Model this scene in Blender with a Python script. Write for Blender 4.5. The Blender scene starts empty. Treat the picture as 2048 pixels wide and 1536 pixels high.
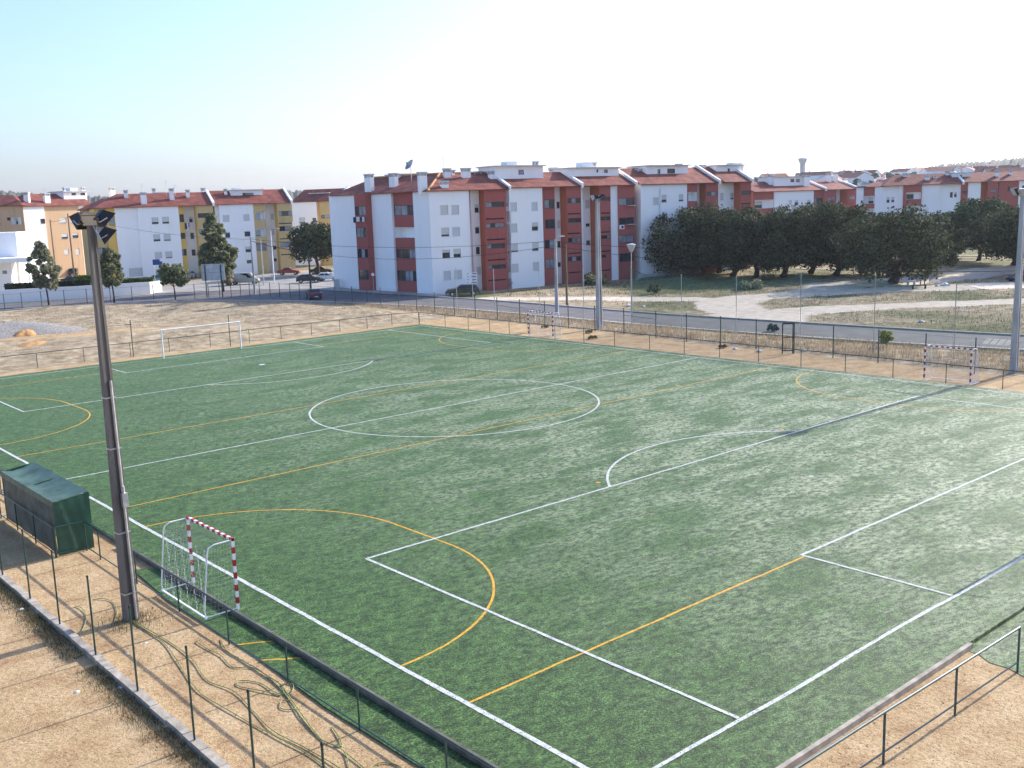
import bpy, math, random
import numpy as np
from mathutils import Vector, Matrix
R = math.radians
random.seed(7); rng = np.random.default_rng(7)
sc = bpy.context.scene
col = sc.collection

# ---------------------------------------------------------------- camera
CAM = np.array([-14.919, -14.028, 12.586]); YAW, PITCH, ROLL, FPX = 0.71413, 0.17531, -0.03272, 2051.3
fw = np.array([math.sin(YAW)*math.cos(PITCH), math.cos(YAW)*math.cos(PITCH), -math.sin(PITCH)])
r0 = np.array([math.cos(YAW), -math.sin(YAW), 0.0]); u0 = np.cross(r0, fw)
RT = r0*math.cos(ROLL)+u0*math.sin(ROLL); UP = -r0*math.sin(ROLL)+u0*math.cos(ROLL)
cd = bpy.data.cameras.new('camera'); cam = bpy.data.objects.new('camera', cd); col.objects.link(cam)
cd.sensor_width = 36.0; cd.lens = 36.0*FPX/2048; cd.clip_start = 0.1; cd.clip_end = 9000
M4 = Matrix(((RT[0], UP[0], -fw[0], CAM[0]), (RT[1], UP[1], -fw[1], CAM[1]), (RT[2], UP[2], -fw[2], CAM[2]), (0, 0, 0, 1)))
cam.matrix_world = M4
sc.camera = cam
# ---------------------------------------------------------------- sky, sun, exposure
SUN_EL, SUN_AZ = R(25.5), R(91.0)            # azimuth measured from +y towards +x
w = bpy.data.worlds.new('World'); sc.world = w; w.use_nodes = True
wn = w.node_tree; bg = wn.nodes['Background']
sky = wn.nodes.new('ShaderNodeTexSky'); sky.sky_type = 'NISHITA'; sky.sun_disc = False
sky.sun_elevation = SUN_EL; sky.sun_rotation = SUN_AZ
sky.altitude = 50; sky.air_density = 1.0; sky.dust_density = 2.4; sky.ozone_density = 4.5
tint = wn.nodes.new('ShaderNodeMix'); tint.data_type = 'RGBA'; tint.blend_type = 'MULTIPLY'; tint.inputs[0].default_value = 1.0
tint.inputs[7].default_value = (0.92, 0.91, 1.0, 1)
wn.links.new(sky.outputs[0], tint.inputs[6]); wn.links.new(tint.outputs[2], bg.inputs[0]); bg.inputs[1].default_value = 0.13
sl = bpy.data.lights.new('sun', 'SUN'); so = bpy.data.objects.new('sun', sl); col.objects.link(so)
sl.energy = 3.3; sl.angle = R(0.55); sl.color = (1.0, 0.95, 0.87)
sd = Vector((math.sin(SUN_AZ)*math.cos(SUN_EL), math.cos(SUN_AZ)*math.cos(SUN_EL), math.sin(SUN_EL)))
so.rotation_euler = sd.to_track_quat('Z', 'Y').to_euler(); so.location = (200, 0, 120)
sc.view_settings.view_transform = 'Standard'; sc.view_settings.look = 'None'
sc.view_settings.exposure = 1.36; sc.view_settings.gamma = 1.0
sc.cycles.max_bounces = 6; sc.cycles.transparent_max_bounces = 16
sc.cycles.use_denoising = True; sc.cycles.denoising_prefilter = 'ACCURATE'; sc.cycles.denoising_input_passes = 'RGB_ALBEDO_NORMAL'
HAZE = 0.00009

# ---------------------------------------------------------------- helpers
def ray(x, y): return fw + RT*(x-1024)/FPX + UP*(768-y)/FPX
def G(x, y, z=0.0):
    d = ray(x, y); t = (z-CAM[2])/d[2]; p = CAM+d*t; return (p[0], p[1])
def HZ(xy, y):                                  # height of the picture row y above the ground point xy
    v = np.array([xy[0], xy[1], 0.0])-CAM
    # (v + h*k)·UP / (v+h*k)·fw = (768-y)/F
    c = (768-y)/FPX
    return (c*(v@fw)-(v@UP))/(UP[2]-c*fw[2])
def atd(x, y, dist):                            # point on the ray at a horizontal distance
    d = ray(x, y); t = dist/math.hypot(d[0], d[1]); return CAM+d*t

class MB:
    def __init__(s): s.v = []; s.f = []
    def add(s, vs, fs):
        n = len(s.v); s.v += [tuple(map(float, q)) for q in vs]; s.f += [tuple(i+n for i in f) for f in fs]
    def quad(s, a, b, c, d): s.add([a, b, c, d], [(0, 1, 2, 3)])
    def poly(s, pts): s.add(pts, [tuple(range(len(pts)))])
    def box(s, x0, x1, y0, y1, z0, z1):
        s.add([(x0,y0,z0),(x1,y0,z0),(x1,y1,z0),(x0,y1,z0),(x0,y0,z1),(x1,y0,z1),(x1,y1,z1),(x0,y1,z1)],
              [(0,3,2,1),(4,5,6,7),(0,1,5,4),(1,2,6,5),(2,3,7,6),(3,0,4,7)])
    def hexa(s, b, t):                          # bottom ring and top ring of equal length
        n = len(b)
        s.add(list(b)+list(t), [tuple(range(n-1, -1, -1)), tuple(range(n, 2*n))]+[(i, (i+1) % n, n+(i+1) % n, n+i) for i in range(n)])
    def obox(s, c, ax, ay, az):                 # box with centre and half axes
        c = np.array(c, float); ax, ay, az = (np.array(q, float) for q in (ax, ay, az))
        s.hexa([c-ax-ay-az, c+ax-ay-az, c+ax+ay-az, c-ax+ay-az], [c-ax-ay+az, c+ax-ay+az, c+ax+ay+az, c-ax+ay+az])
    def tube(s, pts, r, n=8, closed=False):
        pts = [np.array(p, float) for p in pts]; m = len(pts); rr = r if hasattr(r, '__len__') else [r]*m
        ring = []; prev = None
        for i, p in enumerate(pts):
            a = pts[max(i-1, 0)]; b = pts[min(i+1, m-1)]; t = b-a; t = t/(np.linalg.norm(t)+1e-9)
            if prev is None:
                h = np.array([0, 0, 1.0]) if abs(t[2]) < 0.9 else np.array([1.0, 0, 0])
                u = np.cross(t, h)
            else: u = prev-t*(prev@t)
            u = u/(np.linalg.norm(u)+1e-9); prev = u; v = np.cross(t, u)
            ring.append([p+(u*math.cos(2*math.pi*k/n)+v*math.sin(2*math.pi*k/n))*rr[i] for k in range(n)])
        base = len(s.v)
        for q in ring: s.v += [tuple(map(float, x)) for x in q]
        for i in range(m-1):
            for k in range(n):
                s.f.append((base+i*n+k, base+i*n+(k+1) % n, base+(i+1)*n+(k+1) % n, base+(i+1)*n+k))
        s.f.append(tuple(base+k for k in range(n-1, -1, -1))); s.f.append(tuple(base+(m-1)*n+k for k in range(n)))
    def lathe(s, prof, n=16, c=(0, 0, 0)):
        base = len(s.v)
        for r, z in prof:
            for k in range(n): s.v.append((c[0]+r*math.cos(2*math.pi*k/n), c[1]+r*math.sin(2*math.pi*k/n), c[2]+z))
        for i in range(len(prof)-1):
            for k in range(n): s.f.append((base+i*n+k, base+i*n+(k+1) % n, base+(i+1)*n+(k+1) % n, base+(i+1)*n+k))
        s.f.append(tuple(base+k for k in range(n-1, -1, -1))); s.f.append(tuple(base+(len(prof)-1)*n+k for k in range(n)))
    def build(s, name, m, parent=None, loc=None, smooth=False):
        org = np.zeros(3)
        r = parent
        while r is not None: org += np.array(r.location); r = r.parent
        if loc is not None: org = org+np.array(loc)
        me = bpy.data.meshes.new(name)
        vv = np.array(s.v, float).reshape(-1, 3)-org
        me.from_pydata(vv.tolist(), [], s.f); me.materials.append(m)
        if smooth:
            for p in me.polygons: p.use_smooth = True
        o = bpy.data.objects.new(name, me); col.objects.link(o)
        if loc is not None: o.location = loc
        if parent is not None: o.parent = parent
        return o

def npmesh(name, v, f, m, parent=None, loc=(0, 0, 0)):       # v (n,3), f (k,3|4)
    me = bpy.data.meshes.new(name); v = np.ascontiguousarray(v, np.float32); f = np.ascontiguousarray(f, np.int32)
    k = f.shape[1]
    me.vertices.add(len(v)); me.vertices.foreach_set('co', v.ravel())
    me.loops.add(f.size); me.loops.foreach_set('vertex_index', f.ravel())
    me.polygons.add(len(f)); me.polygons.foreach_set('loop_start', np.arange(0, f.size, k, dtype=np.int32))
    me.update(calc_edges=True); me.materials.append(m)
    o = bpy.data.objects.new(name, me); col.objects.link(o); o.location = loc
    if parent is not None: o.parent = parent
    return o
def tag(o, label=None, cat=None, group=None, kind=None):
    if label: o['label'] = label
    if cat: o['category'] = cat
    if group: o['group'] = group
    if kind: o['kind'] = kind
    return o
def thing(name, label, cat, loc=(0, 0, 0), rz=0.0, group=None):
    o = bpy.data.objects.new(name, None); o.empty_display_size = 0.3; col.objects.link(o)
    o.location = loc; o.rotation_euler = (0, 0, rz); return tag(o, label, cat, group)
def dup(root, loc, rz, label, group=None, scale=None):
    r = root.copy(); col.objects.link(r); r.location = loc; r.rotation_euler = (0, 0, rz); r['label'] = label
    if group: r['group'] = group
    if scale: r.scale = scale
    for ch in list(root.children):
        c = ch.copy(); col.objects.link(c); c.parent = r
        for g in ch.children:
            d = g.copy(); col.objects.link(d); d.parent = c
    return r
ORD = ['first', 'second', 'third', 'fourth', 'fifth', 'sixth', 'seventh', 'eighth', 'ninth', 'tenth', 'eleventh', 'twelfth', 'thirteenth', 'fourteenth', 'fifteenth', 'sixteenth', 'seventeenth', 'eighteenth', 'nineteenth', 'twentieth']

# ---------------------------------------------------------------- materials
def mat(name, c, rough=0.7, var=0.15, scale=1.5, c2=None, bump=0.0, bscale=30.0, metal=0.0, spec=0.3, detail=6.0, ramp=(0.35, 0.65), stretch=None, coat=0.0):
    m = bpy.data.materials.new(name); m.use_nodes = True; nt = m.node_tree; b = nt.nodes['Principled BSDF']
    b.inputs['Roughness'].default_value = rough; b.inputs['Metallic'].default_value = metal
    b.inputs['Specular IOR Level'].default_value = spec; b.inputs['Coat Weight'].default_value = coat
    tc = nt.nodes.new('ShaderNodeTexCoord'); vec = tc.outputs['Object']
    if stretch:
        mp = nt.nodes.new('ShaderNodeMapping'); mp.inputs['Scale'].default_value = stretch; nt.links.new(vec, mp.inputs[0]); vec = mp.outputs[0]
    n = nt.nodes.new('ShaderNodeTexNoise'); n.inputs['Scale'].default_value = scale; n.inputs['Detail'].default_value = detail
    nt.links.new(vec, n.inputs['Vector'])
    r = nt.nodes.new('ShaderNodeValToRGB'); r.color_ramp.elements[0].position = ramp[0]; r.color_ramp.elements[1].position = ramp[1]
    if c2 is None: c2 = tuple(min(1, x*(1+var)) for x in c); c = tuple(x*(1-var) for x in c)
    r.color_ramp.elements[0].color = (*c, 1); r.color_ramp.elements[1].color = (*c2, 1)
    nt.links.new(n.outputs[0], r.inputs[0]); nt.links.new(r.outputs[0], b.inputs['Base Color'])
    if bump:
        n2 = nt.nodes.new('ShaderNodeTexNoise'); n2.inputs['Scale'].default_value = bscale; n2.inputs['Detail'].default_value = 4; nt.links.new(vec, n2.inputs['Vector'])
        bp = nt.nodes.new('ShaderNodeBump'); bp.inputs['Strength'].default_value = bump; bp.inputs['Distance'].default_value = 0.05
        nt.links.new(n2.outputs[0], bp.inputs['Height']); nt.links.new(bp.outputs[0], b.inputs['Normal'])
    return m
def leafmat(name, c1, c2, trans=0.3, rough=0.6):
    m = bpy.data.materials.new(name); m.use_nodes = True; nt = m.node_tree; b = nt.nodes['Principled BSDF']; out = nt.nodes['Material Output']
    g = nt.nodes.new('ShaderNodeNewGeometry'); r = nt.nodes.new('ShaderNodeValToRGB')
    r.color_ramp.elements[0].color = (*c1, 1); r.color_ramp.elements[1].color = (*c2, 1)
    nt.links.new(g.outputs['Random Per Island'], r.inputs[0]); nt.links.new(r.outputs[0], b.inputs['Base Color'])
    b.inputs['Roughness'].default_value = 0.8; b.inputs['Specular IOR Level'].default_value = 0.12
    if trans:
        t = nt.nodes.new('ShaderNodeBsdfTranslucent'); mx = nt.nodes.new('ShaderNodeMixShader'); mx.inputs[0].default_value = trans
        nt.links.new(r.outputs[0], t.inputs[0]); nt.links.new(b.outputs[0], mx.inputs[1]); nt.links.new(t.outputs[0], mx.inputs[2]); nt.links.new(mx.outputs[0], out.inputs[0])
    return m
def netmat(name, c, opacity):
    m = bpy.data.materials.new(name); m.use_nodes = True; nt = m.node_tree; out = nt.nodes['Material Output']; b = nt.nodes['Principled BSDF']
    b.inputs['Base Color'].default_value = (*c, 1); b.inputs['Roughness'].default_value = 0.8
    t = nt.nodes.new('ShaderNodeBsdfTransparent'); mx = nt.nodes.new('ShaderNodeMixShader'); mx.inputs[0].default_value = opacity
    nt.links.new(t.outputs[0], mx.inputs[1]); nt.links.new(b.outputs[0], mx.inputs[2]); nt.links.new(mx.outputs[0], out.inputs[0])
    return m
def wallmat(name, c, dirt=0.12):
    # painted render: big soft blotches and vertical rain streaks
    m = bpy.data.materials.new(name); m.use_nodes = True; nt = m.node_tree; b = nt.nodes['Principled BSDF']
    b.inputs['Roughness'].default_value = 0.85; b.inputs['Specular IOR Level'].default_value = 0.15
    tc = nt.nodes.new('ShaderNodeTexCoord'); mp = nt.nodes.new('ShaderNodeMapping'); mp.inputs['Scale'].default_value = (1.6, 1.6, 0.12)
    nt.links.new(tc.outputs['Object'], mp.inputs[0])
    n1 = nt.nodes.new('ShaderNodeTexNoise'); n1.inputs['Scale'].default_value = 1.3; n1.inputs['Detail'].default_value = 6; nt.links.new(mp.outputs[0], n1.inputs['Vector'])
    n2 = nt.nodes.new('ShaderNodeTexNoise'); n2.inputs['Scale'].default_value = 0.25; n2.inputs['Detail'].default_value = 5; nt.links.new(tc.outputs['Object'], n2.inputs['Vector'])
    a = nt.nodes.new('ShaderNodeMath'); a.operation = 'ADD'; nt.links.new(n1.outputs[0], a.inputs[0]); nt.links.new(n2.outputs[0], a.inputs[1])
    r = nt.nodes.new('ShaderNodeValToRGB'); r.color_ramp.elements[0].position = 0.6; r.color_ramp.elements[1].position = 1.15
    d = tuple(x*(1-dirt*1.6)*k for x, k in zip(c, (1, 0.99, 0.96)))
    r.color_ramp.elements[0].color = (*d, 1); r.color_ramp.elements[1].color = (*c, 1)
    nt.links.new(a.outputs[0], r.inputs[0]); nt.links.new(r.outputs[0], b.inputs['Base Color'])
    return m
def glassmat(name, c, rough=0.08):
    return mat(name, c, rough=rough, var=0.3, scale=0.8, spec=0.5)

MT = {}
MT['white'] = wallmat('white_render', (0.90, 0.89, 0.865), 0.035)
MT['red'] = wallmat('brick_red_render', (0.38, 0.108, 0.092), 0.12)
MT['darkred'] = MT['red']
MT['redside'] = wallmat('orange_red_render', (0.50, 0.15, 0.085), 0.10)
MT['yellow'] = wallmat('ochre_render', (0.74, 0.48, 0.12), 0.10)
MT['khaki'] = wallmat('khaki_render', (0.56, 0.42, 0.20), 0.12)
MT['peach'] = wallmat('peach_render', (0.60, 0.40, 0.24), 0.10)
MT['green'] = wallmat('green_render', (0.22, 0.38, 0.06), 0.1)
MT['roof'] = mat('clay_roof_tiles', (0.15, 0.047, 0.036), rough=0.8, c2=(0.27, 0.086, 0.062), scale=0.9, bump=0.5, bscale=4.0, spec=0.2, detail=8)
MT['slab'] = mat('roof_slab_concrete', (0.55, 0.55, 0.53), var=0.15)
MT['frame'] = mat('dark_window_frame', (0.05, 0.055, 0.06), rough=0.5, var=0.1)
MT['glass'] = glassmat('window_glass_dark', (0.03, 0.035, 0.045))
MT['glass2'] = glassmat('window_glass_curtained', (0.24, 0.26, 0.29), 0.2)
MT['shutter'] = mat('roller_shutter', (0.62, 0.62, 0.60), rough=0.6, var=0.06, scale=1, stretch=(1, 1, 30))
MT['dark'] = mat('dark_opening', (0.02, 0.02, 0.022), var=0.2)
MT['concdark'] = mat('dark_concrete', (0.13, 0.11, 0.09), rough=0.95, var=0.3, scale=2.5)  # darker and browner than the other kerbs
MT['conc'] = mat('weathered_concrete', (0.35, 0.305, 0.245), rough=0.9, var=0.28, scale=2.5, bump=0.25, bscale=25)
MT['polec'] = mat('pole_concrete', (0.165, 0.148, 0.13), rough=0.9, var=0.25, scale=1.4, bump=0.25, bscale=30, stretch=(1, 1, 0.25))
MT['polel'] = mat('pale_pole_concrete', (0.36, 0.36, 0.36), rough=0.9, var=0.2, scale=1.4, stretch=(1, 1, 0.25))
MT['greenpaint'] = mat('dark_green_paint', (0.018, 0.055, 0.045), rough=0.35, var=0.3, scale=6, spec=0.5)
MT['steel'] = mat('green_grey_steel_rail', (0.045, 0.085, 0.085), rough=0.5, var=0.3, scale=5, spec=0.35)
MT['whitep'] = mat('white_paint', (0.78, 0.79, 0.80), rough=0.45, var=0.06, scale=3)
MT['redp'] = mat('red_paint', (0.36, 0.022, 0.025), rough=0.5, var=0.2, scale=5)
MT['galv'] = mat('galvanised_metal', (0.45, 0.46, 0.47), rough=0.4, var=0.15, metal=0.7, scale=4)
MT['black'] = mat('black_housing', (0.022, 0.022, 0.024), rough=0.5, var=0.3, scale=4)
MT['brownm'] = mat('brown_lamp_housing', (0.17, 0.12, 0.07), rough=0.5, var=0.25, scale=3)
MT['lampglass'] = mat('lamp_glass', (0.42, 0.43, 0.42), rough=0.12, var=0.1, spec=0.7)
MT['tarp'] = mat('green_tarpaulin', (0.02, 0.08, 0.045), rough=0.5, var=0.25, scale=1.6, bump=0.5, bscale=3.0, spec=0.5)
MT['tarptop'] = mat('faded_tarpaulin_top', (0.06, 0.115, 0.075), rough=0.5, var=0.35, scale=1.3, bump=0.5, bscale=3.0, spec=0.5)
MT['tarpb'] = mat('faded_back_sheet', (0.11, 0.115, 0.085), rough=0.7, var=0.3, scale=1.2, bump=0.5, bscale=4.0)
MT['bark'] = mat('bark', (0.055, 0.042, 0.034), rough=0.95, var=0.35, scale=3, bump=0.5, bscale=12)
MT['wood'] = mat('weathered_wood_pole', (0.16, 0.125, 0.095), rough=0.9, var=0.25, scale=2, stretch=(1, 1, 0.2))
MT['rubber'] = mat('rubber', (0.02, 0.02, 0.02), rough=0.8)
MT['hose'] = mat('green_hose', (0.20, 0.25, 0.075), rough=0.45, var=0.25, scale=8, spec=0.5)
MT['wire'] = mat('black_cable', (0.02, 0.02, 0.022), rough=0.6)
MT['blue'] = mat('blue_sign_paint', (0.02, 0.06, 0.25), rough=0.4)
MT['litter'] = mat('white_litter', (0.75, 0.75, 0.72), rough=0.6)
MT['gravel'] = mat('grey_gravel', (0.25, 0.232, 0.21), rough=0.95, var=0.35, scale=6, bump=0.8, bscale=8)
MT['sandheap'] = mat('orange_sand', (0.46, 0.25, 0.10), rough=0.95, var=0.25, scale=3, bump=0.6, bscale=8)
MT['net'] = netmat('green_safety_net', (0.03, 0.13, 0.09), 0.34)
MT['strand'] = mat('white_net_cord', (0.62, 0.63, 0.62), rough=0.8)
MT['oak'] = leafmat('oak_leaves', (0.014, 0.019, 0.010), (0.105, 0.125, 0.06), 0.18)
MT['pine'] = leafmat('pine_foliage', (0.022, 0.045, 0.020), (0.065, 0.105, 0.042), 0.2)
MT['silver'] = leafmat('silvery_leaves', (0.09, 0.10, 0.055), (0.36, 0.36, 0.23), 0.42)
MT['olive'] = leafmat('olive_green_leaves', (0.05, 0.065, 0.028), (0.30, 0.32, 0.17), 0.45)
MT['hedge'] = leafmat('hedge_leaves', (0.012, 0.022, 0.010), (0.04, 0.065, 0.025), 0.15)
MT['bright'] = leafmat('bright_hedge_leaves', (0.05, 0.09, 0.02), (0.14, 0.19, 0.05), 0.2)
MT['straw'] = leafmat('dry_straw', (0.22, 0.165, 0.105), (0.50, 0.41, 0.29), 0.3, 0.8)
MT['weed'] = leafmat('weed_blades', (0.035, 0.038, 0.014), (0.20, 0.17, 0.08), 0.25, 0.8)
MT['yweed'] = leafmat('yellow_flowering_weed', (0.16, 0.18, 0.03), (0.5, 0.42, 0.06), 0.3, 0.8)
MT['pebble'] = mat('brown_pebbles', (0.16, 0.10, 0.06), rough=0.95, c2=(0.42, 0.32, 0.22), scale=9)
# ================================================================ SETTING
W_, L_ = 48.85, 73.92; CX = W_/2
# ---- road outline (near edge / far edge)
RN = [(96, -60), (82, -22), (74.5, 0), (69.2, 14), (66.9, 21), (65.3, 29.5), (64.2, 38), (63.4, 48), (63.0, 58), (63.1, 68), (63.1, 78), (62.6, 89), (60.9, 99), (58.4, 109.5), (55.6, 117.5), (50.6, 126.3), (45.2, 131.8), (39, 135.8), (31.7, 140), (25, 142.3), (5, 151), (-60, 180)]
RF = [(104, -56), (90, -18), (82, 3), (76.6, 16.5), (74.4, 23.5), (73.2, 32), (72.3, 41.5), (71.5, 50), (70.8, 59), (70.8, 69), (71.2, 79), (71.2, 91), (70.4, 99.5), (70.2, 110), (69.8, 120), (68.5, 131), (62, 140.3), (54.5, 145.6), (42, 149.2), (31, 152.4), (8, 163), (-55, 195)]
def polydist(P, pl):
    d = np.full(len(P), 1e9)
    for a, b in zip(pl[:-1], pl[1:]):
        a = np.array(a, float); b = np.array(b, float); ab = b-a
        t = np.clip(((P-a)@ab)/(ab@ab), 0, 1); d = np.minimum(d, np.hypot(*(P-(a+t[:, None]*ab)).T))
    return d
def vnoise(x, y, s, seed=0):                     # cheap value noise
    x = x/s; y = y/s; xi = np.floor(x).astype(int); yi = np.floor(y).astype(int); fx = x-xi; fy = y-yi
    h = lambda a, b: (np.sin(a*127.1+b*311.7+seed*17.3)*43758.5453) % 1.0
    fx = fx*fx*(3-2*fx); fy = fy*fy*(3-2*fy)
    return (h(xi, yi)*(1-fx)+h(xi+1, yi)*fx)*(1-fy)+(h(xi, yi+1)*(1-fx)+h(xi+1, yi+1)*fx)*fy
PATHS = [([(69, 50), (76, 52.5), (84, 61), (92, 62.5), (100, 60), (112, 50), (125, 40), (150, 20)], 3.6),
         ([(71, 45), (79, 50), (90, 43.5), (100, 36), (112, 26), (130, 8)], 3.2),
         ([(74, 92), (80, 80), (86, 66)], 2.2),
         ([(112, 63), (124, 57), (140, 56), (165, 52), (200, 40)], 5.0), ([(95, 60), (110, 62), (122, 60)], 3.0)]
def zones(X, Y):
    P = np.stack([X, Y], 1)
    n1 = vnoise(X, Y, 7.0, 1)+0.5*vnoise(X, Y, 2.5, 2)-0.75
    soil = np.zeros(len(X)); 
    soil = np.maximum(soil, ((X < 0) & (Y < 76.5+3*n1)).astype(float))
    soil = np.maximum(soil, (Y < -1).astype(float)*(X < 53))
    soil = np.maximum(soil, ((X > 45) & (X < 55.6+1.5*n1+0.02*Y) & (Y < 78)).astype(float))
    soil = np.maximum(soil, ((Y > 70) & (Y < 78.2+1.2*n1) & (X < 55)).astype(float))
    pale = np.zeros(len(X))
    for pl, wd in PATHS:
        d = polydist(P, pl); pale = np.maximum(pale, np.clip((wd*(1+0.5*n1)-d)/1.6+0.5, 0, 1))
    patch = ((vnoise(X, Y, 9, 5) > 0.72) & (X < 60) & (Y > 80)).astype(float)*0.5
    grass = ((X > 72)).astype(float)*np.clip(0.45+0.9*n1, 0, 1)
    grass = np.maximum(grass, np.clip(1.2-np.hypot((X-104)/22, (Y-80)/16), 0, 1)*0.95)
    orange = np.zeros(len(X))
    orange = np.clip(1.3-polydist(P, [(10, 96), (20, 93), (28, 91), (34, 92)])/1.6, 0, 1)*0.8
    return np.clip(soil+orange+patch*0.6, 0, 1), np.clip(grass, 0, 1), pale
def gheight(X, Y):
    P = np.stack([X, Y], 1)
    z = np.full(len(X), -0.13)
    yn = np.interp(X, [-60, 5, 25, 31.7, 39, 45, 50, 56, 58.5, 61], [178, 149, 141, 139, 134, 130, 125, 116, 108, 99])
    f = np.clip((Y-80)/6, 0, 1)*np.clip((yn-1-Y)/5, 0, 1)*np.clip((58-X)/6, 0, 1)*np.clip(polydist(P, RN)/9-0.25, 0, 1)
    z += f*(0.25+0.75*vnoise(X, Y, 11, 3)+0.35*vnoise(X, Y, 3.5, 4))
    g2 = np.clip((X-76)/5, 0, 1)*np.clip((97-Y)/5, 0, 1)
    z += g2*(0.25*vnoise(X, Y, 8, 7)+0.1*vnoise(X, Y, 2.5, 8)-0.1)
    return z
xs = np.concatenate([[-4000, -1500, -500, -200, -110], np.arange(-70, 215, 1.25), [240, 300, 420, 700, 1500, 4000]])
ys = np.concatenate([[-4000, -1500, -500, -200, -90], np.arange(-50, 205, 1.25), [230, 300, 420, 700, 1500, 4000]])
GX, GY = np.meshgrid(xs, ys); X = GX.ravel(); Y = GY.ravel(); nx = len(xs); ny = len(ys)
Z = gheight(X, Y)
idx = np.arange(nx*ny).reshape(ny, nx)
F = np.stack([idx[:-1, :-1], idx[:-1, 1:], idx[1:, 1:], idx[1:, :-1]], -1).reshape(-1, 4)
gm = bpy.data.materials.new('bare_ground'); gm.use_nodes = True
ground = npmesh('ground', np.stack([X, Y, Z], 1), F, gm); tag(ground, 'sandy bare ground with dry grass around the pitch', 'ground', kind='structure')
s_, g_, p_ = zones(X, Y)
ca = ground.data.color_attributes.new('cover', 'FLOAT_COLOR', 'POINT')
ca.data.foreach_set('color', np.stack([s_, g_, p_, np.ones(len(X))], 1).astype(np.float32).ravel())
for p in ground.data.polygons: p.use_smooth = True
def ground_nodes(m):
    nt = m.node_tree; b = nt.nodes['Principled BSDF']; b.inputs['Roughness'].default_value = 0.95; b.inputs['Specular IOR Level'].default_value = 0.1
    L = nt.links.new; N = nt.nodes.new
    tc = N('ShaderNodeTexCoord'); vec = tc.outputs['Object']
    def noise(s, d=6, rgh=0.6):
        n = N('ShaderNodeTexNoise'); n.inputs['Scale'].default_value = s; n.inputs['Detail'].default_value = d; n.inputs['Roughness'].default_value = rgh; L(vec, n.inputs['Vector']); return n.outputs[0]
    def ramp(inp, stops):
        r = N('ShaderNodeValToRGB'); e = r.color_ramp.elements
        e[0].position, e[0].color = stops[0][0], (*stops[0][1], 1); e[1].position, e[1].color = stops[-1][0], (*stops[-1][1], 1)
        for p, c in stops[1:-1]: q = e.new(p); q.color = (*c, 1)
        L(inp, r.inputs[0]); return r.outputs[0]
    def mix(f, a, c, mode='MIX'):
        x = N('ShaderNodeMix'); x.data_type = 'RGBA'; x.blend_type = mode
        if isinstance(f, float): x.inputs[0].default_value = f
        else: L(f, x.inputs[0])
        L(a, x.inputs[6]); L(c, x.inputs[7]); return x.outputs[2]
    big, mid, fine, tiny = noise(0.12, 5), noise(0.9, 7, 0.65), noise(7, 5, 0.7), noise(28, 3, 0.6)
    straw = ramp(mid, [(0.3, (0.17, 0.13, 0.08)), (0.5, (0.34, 0.27, 0.175)), (0.68, (0.52, 0.43, 0.30))])
    soil = ramp(mid, [(0.28, (0.36, 0.22, 0.115)), (0.5, (0.50, 0.35, 0.19)), (0.72, (0.60, 0.445, 0.265))])
    soil = mix(0.6, soil, ramp(fine, [(0.3, (0.42, 0.42, 0.42)), (0.55, (1, 1, 1)), (0.8, (1, 1, 1))]), 'MULTIPLY')
    spk = ramp(tiny, [(0.34, (0.35, 0.31, 0.27)), (0.44, (1, 1, 1))]); soil = mix(0.75, soil, spk, 'MULTIPLY')
    grass = ramp(mid, [(0.3, (0.075, 0.09, 0.035)), (0.55, (0.17, 0.165, 0.075)), (0.75, (0.34, 0.28, 0.15))])
    pale = ramp(mid, [(0.3, (0.50, 0.42, 0.33)), (0.6, (0.70, 0.62, 0.52))])
    at = N('ShaderNodeAttribute'); at.attribute_name = 'cover'; sep = N('ShaderNodeSeparateColor'); L(at.outputs['Color'], sep.inputs[0])
    def edge(ch):                                # ragged edge between covers
        a = N('ShaderNodeMath'); a.operation = 'ADD'; L(sep.outputs[ch], a.inputs[0])
        q = N('ShaderNodeMath'); q.operation = 'MULTIPLY_ADD'; L(noise(2.2, 6, 0.7), q.inputs[0]); q.inputs[1].default_value = 1.4; q.inputs[2].default_value = -0.7; L(q.outputs[0], a.inputs[1])
        r = N('ShaderNodeMapRange'); r.inputs[1].default_value = 0.35; r.inputs[2].default_value = 0.65; L(a.outputs[0], r.inputs[0]); return r.outputs[0]
    c = mix(edge(1), straw, grass); c = mix(edge(2), c, pale); c = mix(edge(0), c, soil)
    c = mix(0.35, c, ramp(big, [(0.35, (0.72, 0.68, 0.62)), (0.65, (1, 1, 1))]), 'MULTIPLY')
    L(c, b.inputs['Base Color'])
    bp = N('ShaderNodeBump'); bp.inputs['Strength'].default_value = 0.7; bp.inputs['Distance'].default_value = 0.06; L(fine, bp.inputs['Height']); L(bp.outputs[0], b.inputs['Normal'])
ground_nodes(gm)

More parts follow.
